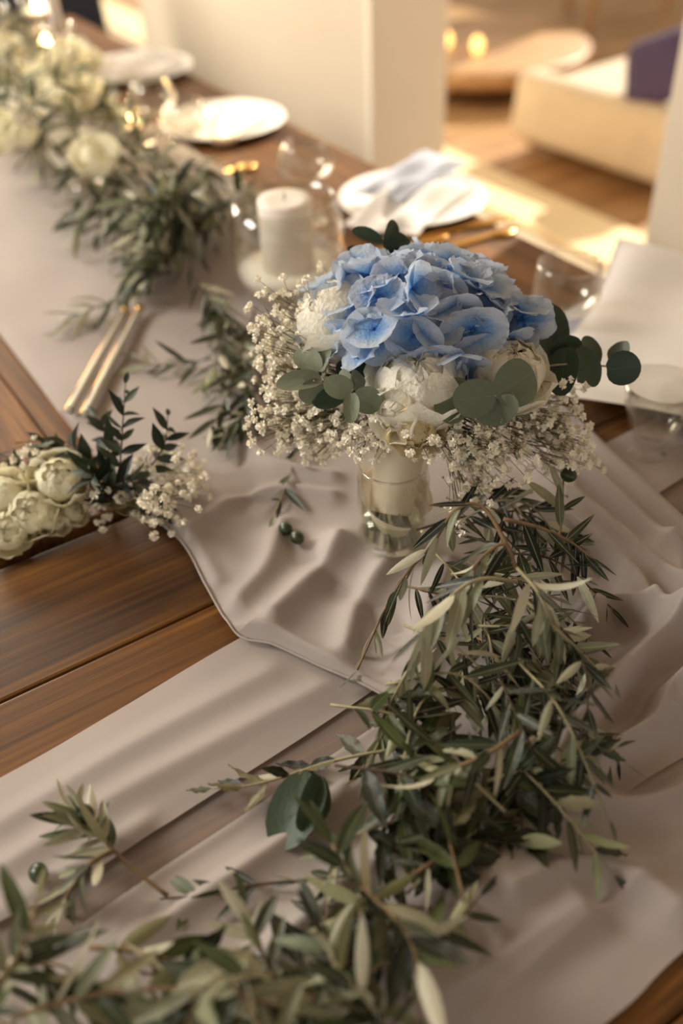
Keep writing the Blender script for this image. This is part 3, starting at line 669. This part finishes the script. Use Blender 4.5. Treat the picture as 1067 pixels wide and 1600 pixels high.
# ribbon wrapped handle
htop = hb.lerp(HY, .62); mb = MB(); V = []; n = 28; rows = 22
hp = [hb + (htop - hb) * (i / rows) for i in range(rows + 1)]; e1 = ax.orthogonal().normalized(); e2 = ax.cross(e1)
for i, p in enumerate(hp):
    t = i / rows; r_ = .0195 + .004 * math.sin(t * 2.2) 
    for k in range(n):
        a = 2 * math.pi * k / n; rr = r_ + .0007 * ((t * 5 + k / n) % 1.0); V.append(p + e1 * math.cos(a) * rr + e2 * math.sin(a) * rr)
Fc = [(i * n + k, i * n + (k + 1) % n, (i + 1) * n + (k + 1) % n, (i + 1) * n + k) for i in range(rows) for k in range(n)]; Fc.append(tuple(range(n)))
mb.add(V, Fc); mb.build('ribbon_wrap', RIB, bq)
# loose ribbon end curling round the foot of the handle
V = []; Fc = []; n = 44
for i in range(n + 1):
    t = i / n; a = math.radians(-200 + 300 * t); c = D(622, 792, .905) + Vector((0, 0, 0)); rr = .0265 + .004 * math.sin(t * math.pi)
    right = R3 @ Vector((1, 0, 0)); back = Vector((right.y * -1, right.x, 0)).normalized(); right.z = 0; right.normalize()
    p = c + right * rr * math.sin(a) + back * rr * math.cos(a) + Vector((0, 0, .010 * math.cos(a + .6)))
    wd = .017 * (.35 + .65 * math.sin(math.pi * min(1, .1 + t * .85)))
    out_ = (right * math.sin(a) + back * math.cos(a))
    for j in range(5): s = j / 4 * 2 - 1; V.append(p + Vector((0, 0, 1)) * wd * s + out_ * (.006 * s))
Fc = [(i * 5 + j, i * 5 + j + 1, (i + 1) * 5 + j + 1, (i + 1) * 5 + j) for i in range(n) for j in range(4)]
link('ribbon_tail', mesh('ribbon tail', V, Fc, RIB), bq)
mb = MB()
for i in range(16):
    a = i * 2.4; r_ = .016 * math.sqrt((i + .5) / 16); mb.tube([hb + Vector((math.cos(a) * r_, math.sin(a) * r_, .01)), hb + Vector((math.cos(a + .5) * (r_ + .008), math.sin(a + .5) * (r_ + .008), -.026))], .0022, .0019, 6)
mb.build('cut_stems', STEMG, bq)
# hydrangea
mb = MB(); mb.ball((0, 0, 0), 1, 16, 12)
hq = (ax * .75 + (CAM - HY).normalized() * .12 + Vector((0, 0, .45))).normalized().to_track_quat('Z', 'Y').to_matrix().to_4x4()
HR = .091; HZ = .063
hyd = link('hydrangea', mesh('hydrangea core', mb.v, mb.f, simple('hydrangea heart', (46, 74, 110), .8)), bq, Matrix.Translation(HY) @ hq @ Matrix.Diagonal((HR * .72, HR * .72, HZ * .72, 1)))
rs = random.Random(4); cnt = 0; golden = 2.399963; NF = 98
for i in range(NF):
    z = 1 - (i + .5) / NF * 1.34; r_ = math.sqrt(max(0, 1 - z * z)); a = i * golden
    d = Vector((r_ * math.cos(a), r_ * math.sin(a), z)); d += Vector((rs.uniform(-.1, .1), rs.uniform(-.1, .1), rs.uniform(-.08, .08))); 
    lump = 1 + .05 * math.sin(5 * a) * r_
    rr = rs.uniform(.84, 1.0) * lump; loc = Matrix.Translation(HY) @ hq @ Vector((d.x * HR * rr, d.y * HR * rr, d.z * HZ * rr))
    nrm = (hq.to_3x3() @ Vector((d.x / HR, d.y / HR, d.z / HZ))).normalized(); nrm += Vector((rs.uniform(-1, 1), rs.uniform(-1, 1), rs.uniform(-1, 1))) * .62
    s = rs.uniform(.021, .027); q = nrm.orthogonal(); q.rotate(Quaternion(nrm.normalized(), rs.uniform(0, 6)))
    link('floret', FLO[i % 7], hyd, frame(loc, q, nrm, s, s, s))
# peonies
right = R3 @ Vector((1, 0, 0)); toward = (R3 @ Vector((0, 0, 1)))
toh = Vector((toward.x, toward.y, 0)).normalized()
bloom(bq, D(657, 603, .825), toh * .25 + Vector((0, 0, 1)) - right * .1, .038, CP, label='round half open ivory peony in front')
bloom(bq, D(788, 585, .840), toh * .2 + Vector((0, 0, 1)) + right * .3, .033, CP, label='ivory peony half hidden by round leaves')
bloom(bq, D(525, 500, .875), -right * .7 + Vector((0, 0, .9)), .036, CP, label='pale peony at the left rear')
bloom(bq, D(650, 668, .812), toh * 1.0 + Vector((0, 0, .1)), .021, CY_, name='peony', layers=((.8, 5, 1), (1.0, 6, 2)), label='small yellowing cream bloom under the front peony')
bloom(bq, D(616, 648, .808), toh * .8 - right * .6 + Vector((0, 0, .2)), .020, CP, layers=((.7, 5, 1), (1.0, 6, 2)), label='open ragged cream petals at lower left of the front peony')
# eucalyptus: each pair-leaf sprig with stem and leaves
def euca(label, stem_pts, leaves, dark=True):
    st = crom([D(*q) for q in stem_pts], 12); mb = MB(); mb.tube([p - st[0] for p in st], .0011, .0008, 6)
    o = mb.build('eucalyptus_sprig', BARKP, bq, Matrix.Translation(st[0])); o['label'] = label
    for i, (b, t, d0, d1, wpx, roll) in enumerate(leaves): leaf_px('leaf', (RD if dark else RE)[i % 3], b, t, 0, 0, wpx, roll, o, (d0, d1))
euca('dark round-leaved eucalyptus reaching right', [(800, 585, .87), (870, 570, .86), (930, 571, .86), (972, 575, .86)],
     [((862, 562), (858, 470), .875, .885, 60, .4), ((874, 600), (862, 545), .86, .885, 58, -.2), ((885, 540), (874, 618), .865, .852, 52, .35), ((862, 535), (908, 552), .87, .88, 46, .3),
      ((905, 540), (932, 602), .862, .85, 36, -.45), ((922, 580), (922, 523), .87, .885, 38, .5), ((945, 578), (1002, 572), .86, .852, 55, .15), ((968, 575), (968, 530), .87, .89, 36, -.3), ((905, 600), (912, 560), .875, .88, 30, .9)])
euca('pair of big grey-green eucalyptus leaves in front', [(730, 640, .84), (745, 628, .80), (776, 618, .795)],
     [((735, 640), (682, 612), .80, .792, 76, .25), ((776, 618), (708, 626), .795, .782, 62, -.15), ((772, 618), (838, 580), .797, .805, 76, .2), ((776, 620), (755, 662), .80, .80, 70, -.5), ((775, 622), (800, 655), .803, .80, 60, .6)], False)
euca('small grey eucalyptus rosette at lower left', [(560, 650, .84), (553, 628, .81), (549, 615, .80)],
     [((552, 612), (506, 598), .80, .795, 40, .3), ((552, 615), (594, 636), .80, .797, 46, -.3), ((552, 610), (562, 578), .805, .82, 30, .5), ((550, 612), (548, 660), .795, .788, 26, .1), ((552, 612), (530, 580), .81, .82, 32, -.6)], False)
euca('eucalyptus leaves at the far left', [(520, 610, .86), (505, 600, .84), (490, 595, .83)],
     [((505, 592), (432, 600), .835, .825, 36, .5), ((505, 600), (468, 622), .84, .835, 44, -.6), ((500, 580), (462, 545), .84, .85, 40, .2), ((498, 582), (508, 535), .84, .85, 34, -.5)], False)
euca('dark eucalyptus leaves behind the grey rosette', [(560, 600, .86), (530, 610, .85), (500, 615, .845)],
     [((545, 600), (490, 632), .845, .84, 44, .2), ((560, 620), (535, 560), .85, .86, 46, .5), ((565, 610), (585, 560), .85, .86, 40, -.4)])
euca('eucalyptus tip rising above the hydrangea', [(620, 420, .93), (605, 392, .93), (598, 370, .93)],
     [((602, 392), (618, 343), .93, .935, 30, .6), ((606, 398), (640, 372), .925, .93, 44, .1), ((600, 378), (550, 357), .93, .93, 22, .3), ((600, 400), (542, 390), .93, .925, 24, -.4), ((600, 405), (640, 395), .925, .92, 34, .5), ((548, 452), (556, 425), .93, .94, 24, .3)])
# gypsophila skirt and left cloud
rs = random.Random(11); T = []; bc = hb.lerp(HY, .62)
for i in range(66):                                     # ring under the flowers
    x = rnd(455, 905); f = (x - 455) / 450; yc = 655 + 55 * math.sin(math.pi * min(1, f * 1.05)) + rnd(-42, 45) - (30 if x > 860 else 0)
    T.append(D(x, yc, .80 + .10 * abs(f - .5) * 2 * .8 + rnd(-.01, .05)))
for i in range(34): T.append(D(rnd(410, 520), rnd(440, 700), rnd(.86, .93)))
for i in range(10): T.append(D(rnd(400, 470), rnd(460, 690), rnd(.86, .92)))
for i in range(14): T.append(D(rnd(850, 915), rnd(610, 740), rnd(.86, .91)))
for i in range(6): T.append(D(rnd(520, 560), rnd(430, 470), rnd(.93, .95)))
for i in range(8): T.append(D(rnd(700, 820), rnd(720, 790), rnd(.83, .87)))
T = [t for t in T if not (560 < proj(t)[0] < 690 and proj(t)[1] > 705)]
gypso(bq, bc, T, .0041, 6)

# ------------------------------------------------------------------ rose posy at the left end of the long table
pp = P(150, 790, .03)
posy = empty('rose_posy', pp, 'posy of cream roses, dark leaves and gypsophila lying at the corner of the long table', 'posy')
for c, r_, ax_ in [((92, 750, .96), .025, (-.1, -.4, .9)), ((48, 800, .95), .024, (-.3, -.5, .7)), ((8, 775, .955), .022, (-.4, -.3, .8)), ((82, 808, .955), .017, (.2, -.6, .7)), ((112, 800, .965), .014, (.4, -.5, .6)), ((12, 828, .945), .022, (-.2, -.6, .6))]:
    bloom(posy, D(*c), Vector(ax_), r_, CR, 'rose', ((.6, 4, 0), (.74, 5, 0), (.88, 5, 1), (1.04, 6, 2)))
for q, n in [([(180, 790, .03), (188, 720, .07), (192, 660, .10), (196, 600, .12)], 13), ([(190, 780, .03), (235, 730, .06), (258, 690, .075), (262, 650, .085)], 10), ([(150, 790, .03), (130, 720, .06), (100, 690, .07), (40, 690, .06)], 14),
             ([(170, 790, .03), (150, 740, .05), (120, 700, .06)], 12), ([(200, 800, .02), (230, 780, .04), (250, 800, .03)], 10), ([(160, 780, .03), (190, 750, .06), (225, 760, .06)], 12), ([(140, 780, .03), (170, 700, .06), (150, 650, .07)], 12),
             ([(60, 760, .03), (20, 720, .05), (-20, 700, .05)], 10), ([(180, 800, .02), (160, 760, .05), (140, 740, .07)], 12), ([(120, 760, .04), (90, 700, .05), (30, 720, .04)], 12)]:
    branch('leaf_sprig', None, pts(*q), [LR], n + 3, .029, .0012, parent=posy, bark=BARKD, droop=.05, spread=1.2, face=toh * .6)
T = [P(rnd(225, 315), rnd(700, 810), rnd(.015, .07)) for _ in range(22)] + [P(rnd(130, 230), rnd(770, 800), rnd(.02, .04)) for _ in range(8)] + [D(rnd(10, 60), rnd(700, 770), .97) for _ in range(6)] + [P(225, 800, .012)]
gypso(posy, P(170, 790, .025), T, .0046, 4)

# ------------------------------------------------------------------ olives
def olive(px, py, h, lab):
    mb = MB(); mb.ball((0, 0, 0), .0068, 12, 10, 1.25); p = P(px, py, h); o = mb.build('olive', OLV, None, Matrix.Translation(p) @ Matrix.Rotation(1.3, 4, 'X'))
    tag(o, lab, 'olive')
olive(446, 826, .017, 'green olive on the runner left of the jar, left of two'); olive(464, 840, .017, 'green olive on the runner left of the jar, right of two')
olive(60, 1364, .016, 'dark olive under the lone pale sprig at lower left'); olive(132, 1272, .042, 'green olive at the tip of the lone pale sprig'); olive(888, 742, .1, 'olive on the twig behind the heap, below the gypsophila')

# ------------------------------------------------------------------ glass and candle
def profile_glass(r, h, stem_h, foot, th=.0016, taper=.82, ball=1.12):
    p = [(.001, 0), (foot, 0), (foot, .0015), (foot * .5, .004), (.0055, .009), (.0045, stem_h * .5), (.006, stem_h)]
    bh = h - stem_h; m = 14
    for i in range(1, m + 1):
        t = i / m; p.append((r * ball * math.sin(math.pi / 2 * min(1, t * 1.9)) ** .8 * (1 - (1 - taper / ball) * max(0, (t - .5) / .5) ** 1.5), stem_h + bh * t))
    q = [(max(.001, a - th), max(b, stem_h + .003)) for a, b in reversed(p[7:])]
    q[0] = (q[0][0], p[-1][1]); return p + q + [(.001, stem_h + .004)]
def wineglass(px, py, top_py, rpx, label, stem_f=.45, foot_f=.85, group=None, **k):
    b = P(px, py); h = height_at(b, top_py); r = px_len(rpx, b + Vector((0, 0, h)))
    o = link('wine_glass', lathe_mesh('wine glass', profile_glass(r, h, h * stem_f, r * foot_f, **k), GLASS), None, Matrix.Translation(b + Vector((0, 0, .0095 if 'runner' in label else .001))))
    tag(o, label, 'glass', group); return o
wineglass(872, 556, 412, 50, 'empty stemmed glass just behind the hydrangea near the table corner', .38, .75, taper=1.0, ball=1.1)
wineglass(482, 345, 222, 40, 'empty stemmed glass behind the candle bowl with a bright glint')
wineglass(250, 232, 135, 34, 'blurred wine glass left of the second plate on the runner side')
wineglass(300, 252, 160, 33, 'blurred wine glass right of the second plate near the garland')
wineglass(126, 150, 65, 30, 'far wine glass beside the third plate behind the tall candlestick')
gb = P(1012, 714); hg = height_at(gb, 600)
tag(link('footed_glass', lathe_mesh('footed glass', [(.001, 0), (.031, 0), (.031, .002), (.014, .005), (.009, .011), (.012, .016), (.020, .024), (.029, .045), (.036, .07), (.0385, hg), (.0365, hg), (.034, .07), (.027, .047), (.016, .03), (.001, .027)], GLASS), None, Matrix.Translation(gb + Vector((0, 0, .001)))), 'thick based footed glass standing on the right table edge beside the runner', 'glass')
# candle bowl
cb = P(455, 466); r1 = px_len(86, cb + Vector((0, 0, .06))); hz = lambda y: height_at(cb, y)
hd = hz(428); hr = hz(322)
cm = Matrix.Translation(cb + Vector((0, 0, .0105)))
ch = link('candle_bowl', lathe_mesh('candle bowl', [(.001, 0), (r1 * .55, 0), (r1 * .8, .008), (r1 * .96, hd * .8), (r1 * 1.04, hd + (hr - hd) * .35), (r1 * 1.0, hd + (hr - hd) * .7), (r1 * .9, hr), (r1 * .875, hr), (r1 * .97, hd + (hr - hd) * .7), (r1 * 1.01, hd + (hr - hd) * .35), (r1 * .93, hd * .8), (r1 * .76, .011), (.001, .004)], GLASS, 56), None, cm)
tag(ch, 'round clear glass bowl on the runner holding a white pillar candle', 'candle holder')
link('sand', lathe_mesh('sand', [(.001, .006), (r1 * .72, .012), (r1 * .90, hd * .8), (r1 * .94, hd), (r1 * .5, hd + .002), (.001, hd + .002)], SAND), ch, cm)
cr = px_len(41, cb + Vector((0, 0, .06))); ct = hz(322)
cd = empty('pillar_candle', cb + Vector((0, 0, hd)), 'unlit white pillar candle standing inside the round glass bowl', 'candle')
link('wax_body', lathe_mesh('wax body', [(.001, hd + .0025), (cr, hd + .0025), (cr, ct - .003), (cr * .96, ct), (cr * .6, ct - .002), (.001, ct - .003)], WAX), cd, cm)
mb = MB(); mb.tube([(0, 0, ct - .003), (.001, 0, ct + .008)], .0009, n=6); mb.build('wick', WICK, cd, cm)
# tall glass candlesticks and lit candles added for glow far left
def candlestick(px, py, top_py, label, group=None, dia=.008):
    b = P(px, py, .0); h = height_at(b, top_py); e = empty('candlestick', b, label, 'candlestick', group); M = Matrix.Translation(b + Vector((0, 0, .011)))
    pr = [(.001, 0), (.042, 0), (.042, .004), (.015, .012), (dia, .02)]
    for i in range(8): pr += [(dia * (1 + .25 * (i % 2)), .02 + (h - .06) * (i + 1) / 9)]
    pr += [(.011, h - .035), (.024, h - .012), (.026, h), (.021, h), (.018, h - .012), (.001, h - .014)]
    link('glass_stem', lathe_mesh('glass stem', pr, GLASS, 24), e, M)
    mb = MB(); mb.tube([(0, 0, h - .013), (0, 0, h + .10)], .010, .0095, 14); mb.build('candle', WAX, e, M)
    mb = MB(); mb.ball((0, 0, h + .122), .0065, 10, 8, 2.4); mb.build('flame', FLAME, e, M)  # flame and its point lamp added to give the far left a bright glow
    l = bpy.data.lights.new('added flame light', 'POINT'); l.energy = .6; l.color = (1, .75, .42); l.shadow_soft_size = .01
    lo = bpy.data.objects.new('added_flame_light', l); COL.objects.link(lo); lo.location = b + Vector((0, 0, h + .14))
candlestick(142, 296, 48, 'tall slim glass candlestick rising from the garland, nearest of the tall ones')
candlestick(40, 215, 20, 'tall glass candlestick at the far left edge beyond the white flowers')
def tealight(px, py, label, h=.05, rpx=26, fl=.0055, en=.35):
    b = P(px, py); r = px_len(rpx, b); e = empty('tealight_holder', b, label, 'candle holder'); M = Matrix.Translation(b + Vector((0, 0, .002)))
    link('glass_cup', lathe_mesh('glass cup', [(.001, 0), (r * .7, 0), (r * .95, .01), (r, h), (r * .93, h), (r * .88, .012), (.001, .006)], GLASS, 28), e, M)
    link('wax', lathe_mesh('wax', [(.001, .007), (r * .78, .007), (r * .86, .022), (.001, .022)], WAX, 24), e, M)
    mb = MB(); mb.ball((0, 0, .034), fl, 10, 8, 1.9); mb.build('flame', FLAME, e, M)
    l = bpy.data.lights.new('added flame light', 'POINT'); l.energy = en; l.color = (1, .78, .46); l.shadow_soft_size = .012  # point lamp added to brighten the blooms around the cup
    lo = bpy.data.objects.new('added_flame_light', l); COL.objects.link(lo); lo.location = b + Vector((0, 0, h + .02))
tealight(212, 216, 'lit tealight cup glowing beside the garland, left of two'); tealight(352, 228, 'lit tealight cup glowing in front of the second plate')
tealight(64, 28, 'lit glass cup added for glow at the top left among white flowers', .06, 30, .011, 1.6); tealight(76, 92, 'lit glass cup added for glow at the top left corner behind the flowers', .06, 30, .011, 1.6)  # both cups put in to make the bright blobs of glow

# white and lime blooms at the far end of the garland
far = empty('flower_arrangement', P(60, 190), 'blurred arrangement of white and lime flowers at the far end of the garland', 'flowers')
for i in range(24):
    x = rnd(-20, 150); y = rnd(70, 250); 
    bloom(far, P(x, y, rnd(.05, .16)), (rnd(-.4, .4), rnd(-.8, .2), 1), rnd(.022, .036), random.choice([CR, CP, CR]), 'rose', ((.6, 4, 0), (1.0, 5, 2)))
for i in range(14):
    x = rnd(-10, 150); y = rnd(120, 240); p = P(x, y, rnd(.04, .14)); q = [p, p + Vector((rnd(-.04, .04), rnd(-.04, .04), .05)), p + Vector((rnd(-.08, .08), rnd(-.08, .08), .09))]
    branch('leaf_sprig', None, q, [LP, LG], 13, .05, parent=far, bark=BARKP)

# ------------------------------------------------------------------ place settings
def plate_mesh(r, m=PORC):
    return lathe_mesh('plate', [(.001, 0), (r * .6, 0), (r * .66, .003), (r * .97, .015), (r, .018), (r * .985, .019), (r * .93, .0165), (r * .66, .007), (r * .6, .0045), (.001, .004)], m, 56)
def napkin(name, label, c, rx, ry, ang, m, h=.02, folds_=4, seed=0, z=0):
    V = []; Fc = []; n, k = 36, 36; rs = random.Random(seed); ph = [rs.uniform(0, 6) for _ in range(4)]
    top = []
    for i in range(n + 1):
        for j in range(k + 1):
            u = i / n * 2 - 1; v = j / k * 2 - 1; e = (1 - abs(u) ** 6) * (1 - abs(v) ** 6)
            x = u * rx * (1 + .07 * math.sin(2.3 * v + ph[0])); y = v * ry * (1 + .09 * math.sin(2 * u + ph[1]))
            zz = e * h * (.5 + .3 * math.sin(folds_ * v * 2 + 1.2 * u + ph[2]) + .2 * math.sin(5 * u + ph[3] + 2 * v)) + .003
            rr = math.hypot(x, y); zz -= 0
            V.append((x, y, zz))
    w_ = k + 1; N0 = len(V)
    for i in range(n):
        for j in range(k): Fc.append((i * w_ + j, i * w_ + j + 1, (i + 1) * w_ + j + 1, (i + 1) * w_ + j))
    # turned-under edge gives the cloth its thickness
    rim = [i * w_ for i in range(n + 1)] + [n * w_ + j for j in range(1, k + 1)] + [(n - i) * w_ + k for i in range(1, n + 1)] + [k - j for j in range(1, k)]
    for q in rim: V.append((V[q][0] * .98, V[q][1] * .98, .0))
    L_ = len(rim)
    for a in range(L_): b = (a + 1) % L_; Fc.append((rim[a], N0 + a, N0 + b, rim[b]))
    o = link(name, mesh(name, V, Fc, m), None, Matrix.Translation(Vector(c) + Vector((0, 0, z))) @ Matrix.Rotation(ang, 4, 'Z')); tag(o, label, 'napkin'); return o
def plate(px, py, rpx, label, m=PORC, lift=0):
    b = P(px, py); r = px_len(rpx, b); o = link('plate', plate_mesh(r, m), None, Matrix.Translation(b + Vector((0, 0, .001 + lift)))); tag(o, label, 'plate'); return b, r
b, r = plate(645, 322, 116, 'white rimmed plate behind the hydrangea, nearest on the long table')
napkin('napkin', 'crumpled white napkin on the plate behind the hydrangea', b + Vector((-.02, -.02, 0)), r * .95, r * .5, .5, LINEN, .03, 3, 1, .014)
napkin('napkin', 'grey blue patterned napkin folded across the nearest plate', b + Vector((.02, .03, 0)), r * .85, r * .36, .35, LINENB, .022, 3, 2, .036)
b, r = plate(350, 200, 98, 'white plate in the middle of the far table side under a folded napkin')
napkin('napkin', 'folded white napkin on the middle far plate', b, r * .78, r * .6, .3, LINEN, .02, 3, 3, .014)
b, r = plate(215, 116, 88, 'white plate at the far end of the long table')
napkin('napkin', 'folded white napkin on the farthest plate', b, r * .85, r * .6, .25, LINEN, .028, 3, 4, .014)
pb = Vector((.93, .62, TZ)); 
o = link('charger_plate', plate_mesh(.165, CHARG), None, Matrix.Translation(pb + Vector((0, 0, .001)))); tag(o, 'dark charger under the draped napkin at the right edge', 'plate')
o = link('plate', plate_mesh(.14), None, Matrix.Translation(pb + Vector((0, 0, .021)))); tag(o, 'white plate on the dark charger at the right edge', 'plate')
nk = napkin('napkin', 'large white napkin draped over the plate at the right edge', pb + Vector((.0, .0, 0)), .21, .17, .5, LINEN, .03, 2, 6, .040)
napkin('napkin', 'flat pale grey linen strip beside the table corner at right', P(950, 515, .02), .13, .06, 0.1, LINENB, .01, 2, 7, .0)
def cutlery(label, a, b, m, h=.004, kind='knife'):
    A, B = P(*a, h), P(*b, h + .001); d = B - A; L_ = d.length; mb = MB(); V = []; Fc = []; n = 18
    for i in range(n + 1):
        t = i / n; wd = (.006 if t < .5 else .0035 + .0045 * math.sin(math.pi * min(1, (t - .5) / .45 * .9))) if kind == 'knife' else (.0035 + .003 * (1 - t) if t < .72 else .010 * math.sin(math.pi * min(.95, (t - .66) / .36)) + .002)
        for x, z in ((-wd, 0), (-wd * .6, .0022), (wd * .6, .0022), (wd, 0), (wd * .6, -.0015), (-wd * .6, -.0015)): V.append((x, t, z))
    for i in range(n):
        for k in range(6): Fc.append((i * 6 + k, i * 6 + (k + 1) % 6, (i + 1) * 6 + (k + 1) % 6, (i + 1) * 6 + k))
    Fc += [tuple(range(5, -1, -1)), tuple(n * 6 + k for k in range(6))]
    o = link(kind, mesh(kind, V, Fc, m), None, frame(A, d, (0, 0, 1), 1.6, L_, 1)); tag(o, label, 'cutlery')
cutlery('gold knife behind the hydrangea pointing right, upper of two', (640, 372), (800, 338), GOLD)
cutlery('gold spoon behind the hydrangea, lower of two', (690, 388), (805, 356), GOLD, kind='spoon')
cutlery('short gold knife on the table left of the nearest plate', (560, 400), (700, 368), GOLD)
cutlery('gold knife lying on the linen at the right edge', (1000, 494), (1090, 470), GOLD, .035)
def pale_handle(a, b, label):
    A, B = P(*a, .018), P(*b, .02); o = empty('cutlery_handle', A, label, 'cutlery'); d = B - A; L_ = d.length; sd = d.cross(Vector((0, 0, 1))).normalized()
    mb = MB(); mb.tube([A + d * t for t in (0, .02, .3, .6, .97, 1)], .0058, .0045, 12); mb.build('handle', IVORY, o)
    mb = MB(); mb.tube([A - sd * .0058 + d * t + Vector((0, 0, .001)) for t in (0, .3, .6, 1)], .0016, .0013, 8); mb.build('gold_edge', GOLD, o)
    mb = MB(); mb.tube([A + d * .975, A + d * 1.01], .0062, .0056, 12); mb.build('collar', GOLD, o)
pale_handle((110, 642), (196, 486), 'long pale gold-edged cutlery handle on the runner above the rose posy, left of two')
pale_handle((134, 648), (219, 482), 'long pale gold-edged cutlery handle on the runner above the rose posy, right of two')
cutlery('gold spoon between the tealights on the far table side', (300, 285), (400, 255), GOLD, kind='spoon')

# ------------------------------------------------------------------ terrace furniture
def rounded(name, sx, sy, sz, m, parent, M, bev): return link(name, box_mesh(name, sx, sy, sz, m, bev, 4), parent, M)
a, b = G(795, 232), G(1020, 312); mid = (a + b) / 2; ang = math.atan2(b.y - a.y, b.x - a.x); L_ = (b - a).length
SH = height_at(Vector((a.x, a.y, 0)), 112)
sofa = empty('lounge_sofa', mid, 'cream covered lounge sofa on the sunny terrace outside the opening', 'sofa')
SM = Matrix.Translation(mid) @ Matrix.Rotation(ang, 4, 'Z')
rounded('backrest', L_ * 1.05, .14, SH - .04, CREAM, sofa, SM @ Matrix.Translation((0, .07, SH / 2 + .02)) @ Matrix.Rotation(-.12, 4, 'X'), .05)
rounded('seat', L_ * 1.02, .6, .18, CREAM, sofa, SM @ Matrix.Translation((0, .46, SH * .5)), .05)
for s in (-1, 1): rounded('armrest', .12, .62, SH * .7, CREAM, sofa, SM @ Matrix.Translation((s * (L_ * .5 - .05), .45, SH * .45)), .04)
for x in (-1, 1):
    for y in (.1, .66): rounded('leg', .05, .05, .2, WOODL, sofa, SM @ Matrix.Translation((x * L_ * .45, y, .1)), .005)
o = rounded('throw_cushion', .25, .25, .10, PURPLE, None, SM @ Matrix.Translation((L_ * .27, .14, SH + .09)) @ Matrix.Rotation(1.0, 4, 'X') @ Matrix.Rotation(.5, 4, 'Z'), .055)
tag(o, 'dark purple cushion thrown over the back of the cream sofa', 'cushion')
fr_ = G(748, 168); c = fr_ + Vector((fr_.x, fr_.y, 0)).normalized() * .52; TH = height_at(fr_, 116); tb = empty('low_table', c, 'round honey wood low table on the terrace with lights on it', 'table')
link('table_top', lathe_mesh('low table top', [(.001, TH * .45), (.5, TH * .45), (.52, TH * .5), (.52, TH * .95), (.5, TH), (.001, TH)], WOODL, 48), tb, Matrix.Translation(c))
for i in range(4): a_ = i * math.pi / 2 + .4; link('leg', box_mesh('leg', .07, .07, TH * .45, WOODL, .005), tb, Matrix.Translation(c + Vector((math.cos(a_) * .36, math.sin(a_) * .36, TH * .225))))
for q, lab in ((D(697, 76, 3.9), 'left of two glowing cups on the terrace table'), (D(745, 84, 3.9), 'right of two glowing cups on the terrace table')):
    bb = Vector((q.x, q.y, 0)); d = ray(*proj(q)); t = (TH - CAM.z) / d.z; bb = CAM + d * t
    e = empty('tealight_holder', bb, lab, 'candle holder')
    link('glass_cup', lathe_mesh('glass cup', [(.001, 0), (.035, 0), (.04, .08), (.037, .08), (.032, .004), (.001, .004)], GLASS, 24), e, Matrix.Translation(bb + Vector((0, 0, .001))))
    mb = MB(); mb.ball((0, 0, .04), .028, 10, 8, 1.3); mb.build('flame', GLOW, e, Matrix.Translation(bb))
def easy_chair(loc, ang, label, m, sc=1.0):
    e = empty('lounge_chair', loc, label, 'chair'); M = Matrix.Translation(loc) @ Matrix.Rotation(ang, 4, 'Z') @ Matrix.Scale(sc, 4)
    rounded('seat', .55, .55, .12, m, e, M @ Matrix.Translation((0, 0, .40)), .04); rounded('backrest', .55, .1, .5, m, e, M @ Matrix.Translation((0, .28, .68)) @ Matrix.Rotation(-.15, 4, 'X'), .04)
    for x in (-.23, .23):
        for y in (-.23, .23): rounded('leg', .04, .04, .35, WOODL if m is CREAM else NAVY, e, M @ Matrix.Translation((x, y, .175)), .004)
easy_chair(G(900, 60) + Vector((.5, .1, 0)), 1.0, 'cream lounge chair behind the sofa on the terrace', CREAM, 1.25)
easy_chair(Vector((1.02, 3.22, 0)), 0, 'dark navy chair at the far end of the long table', NAVY)
print('objects', len(bpy.data.objects), 'tris', sum(len(o.data.polygons) for o in bpy.data.objects if o.type == 'MESH') * 2)
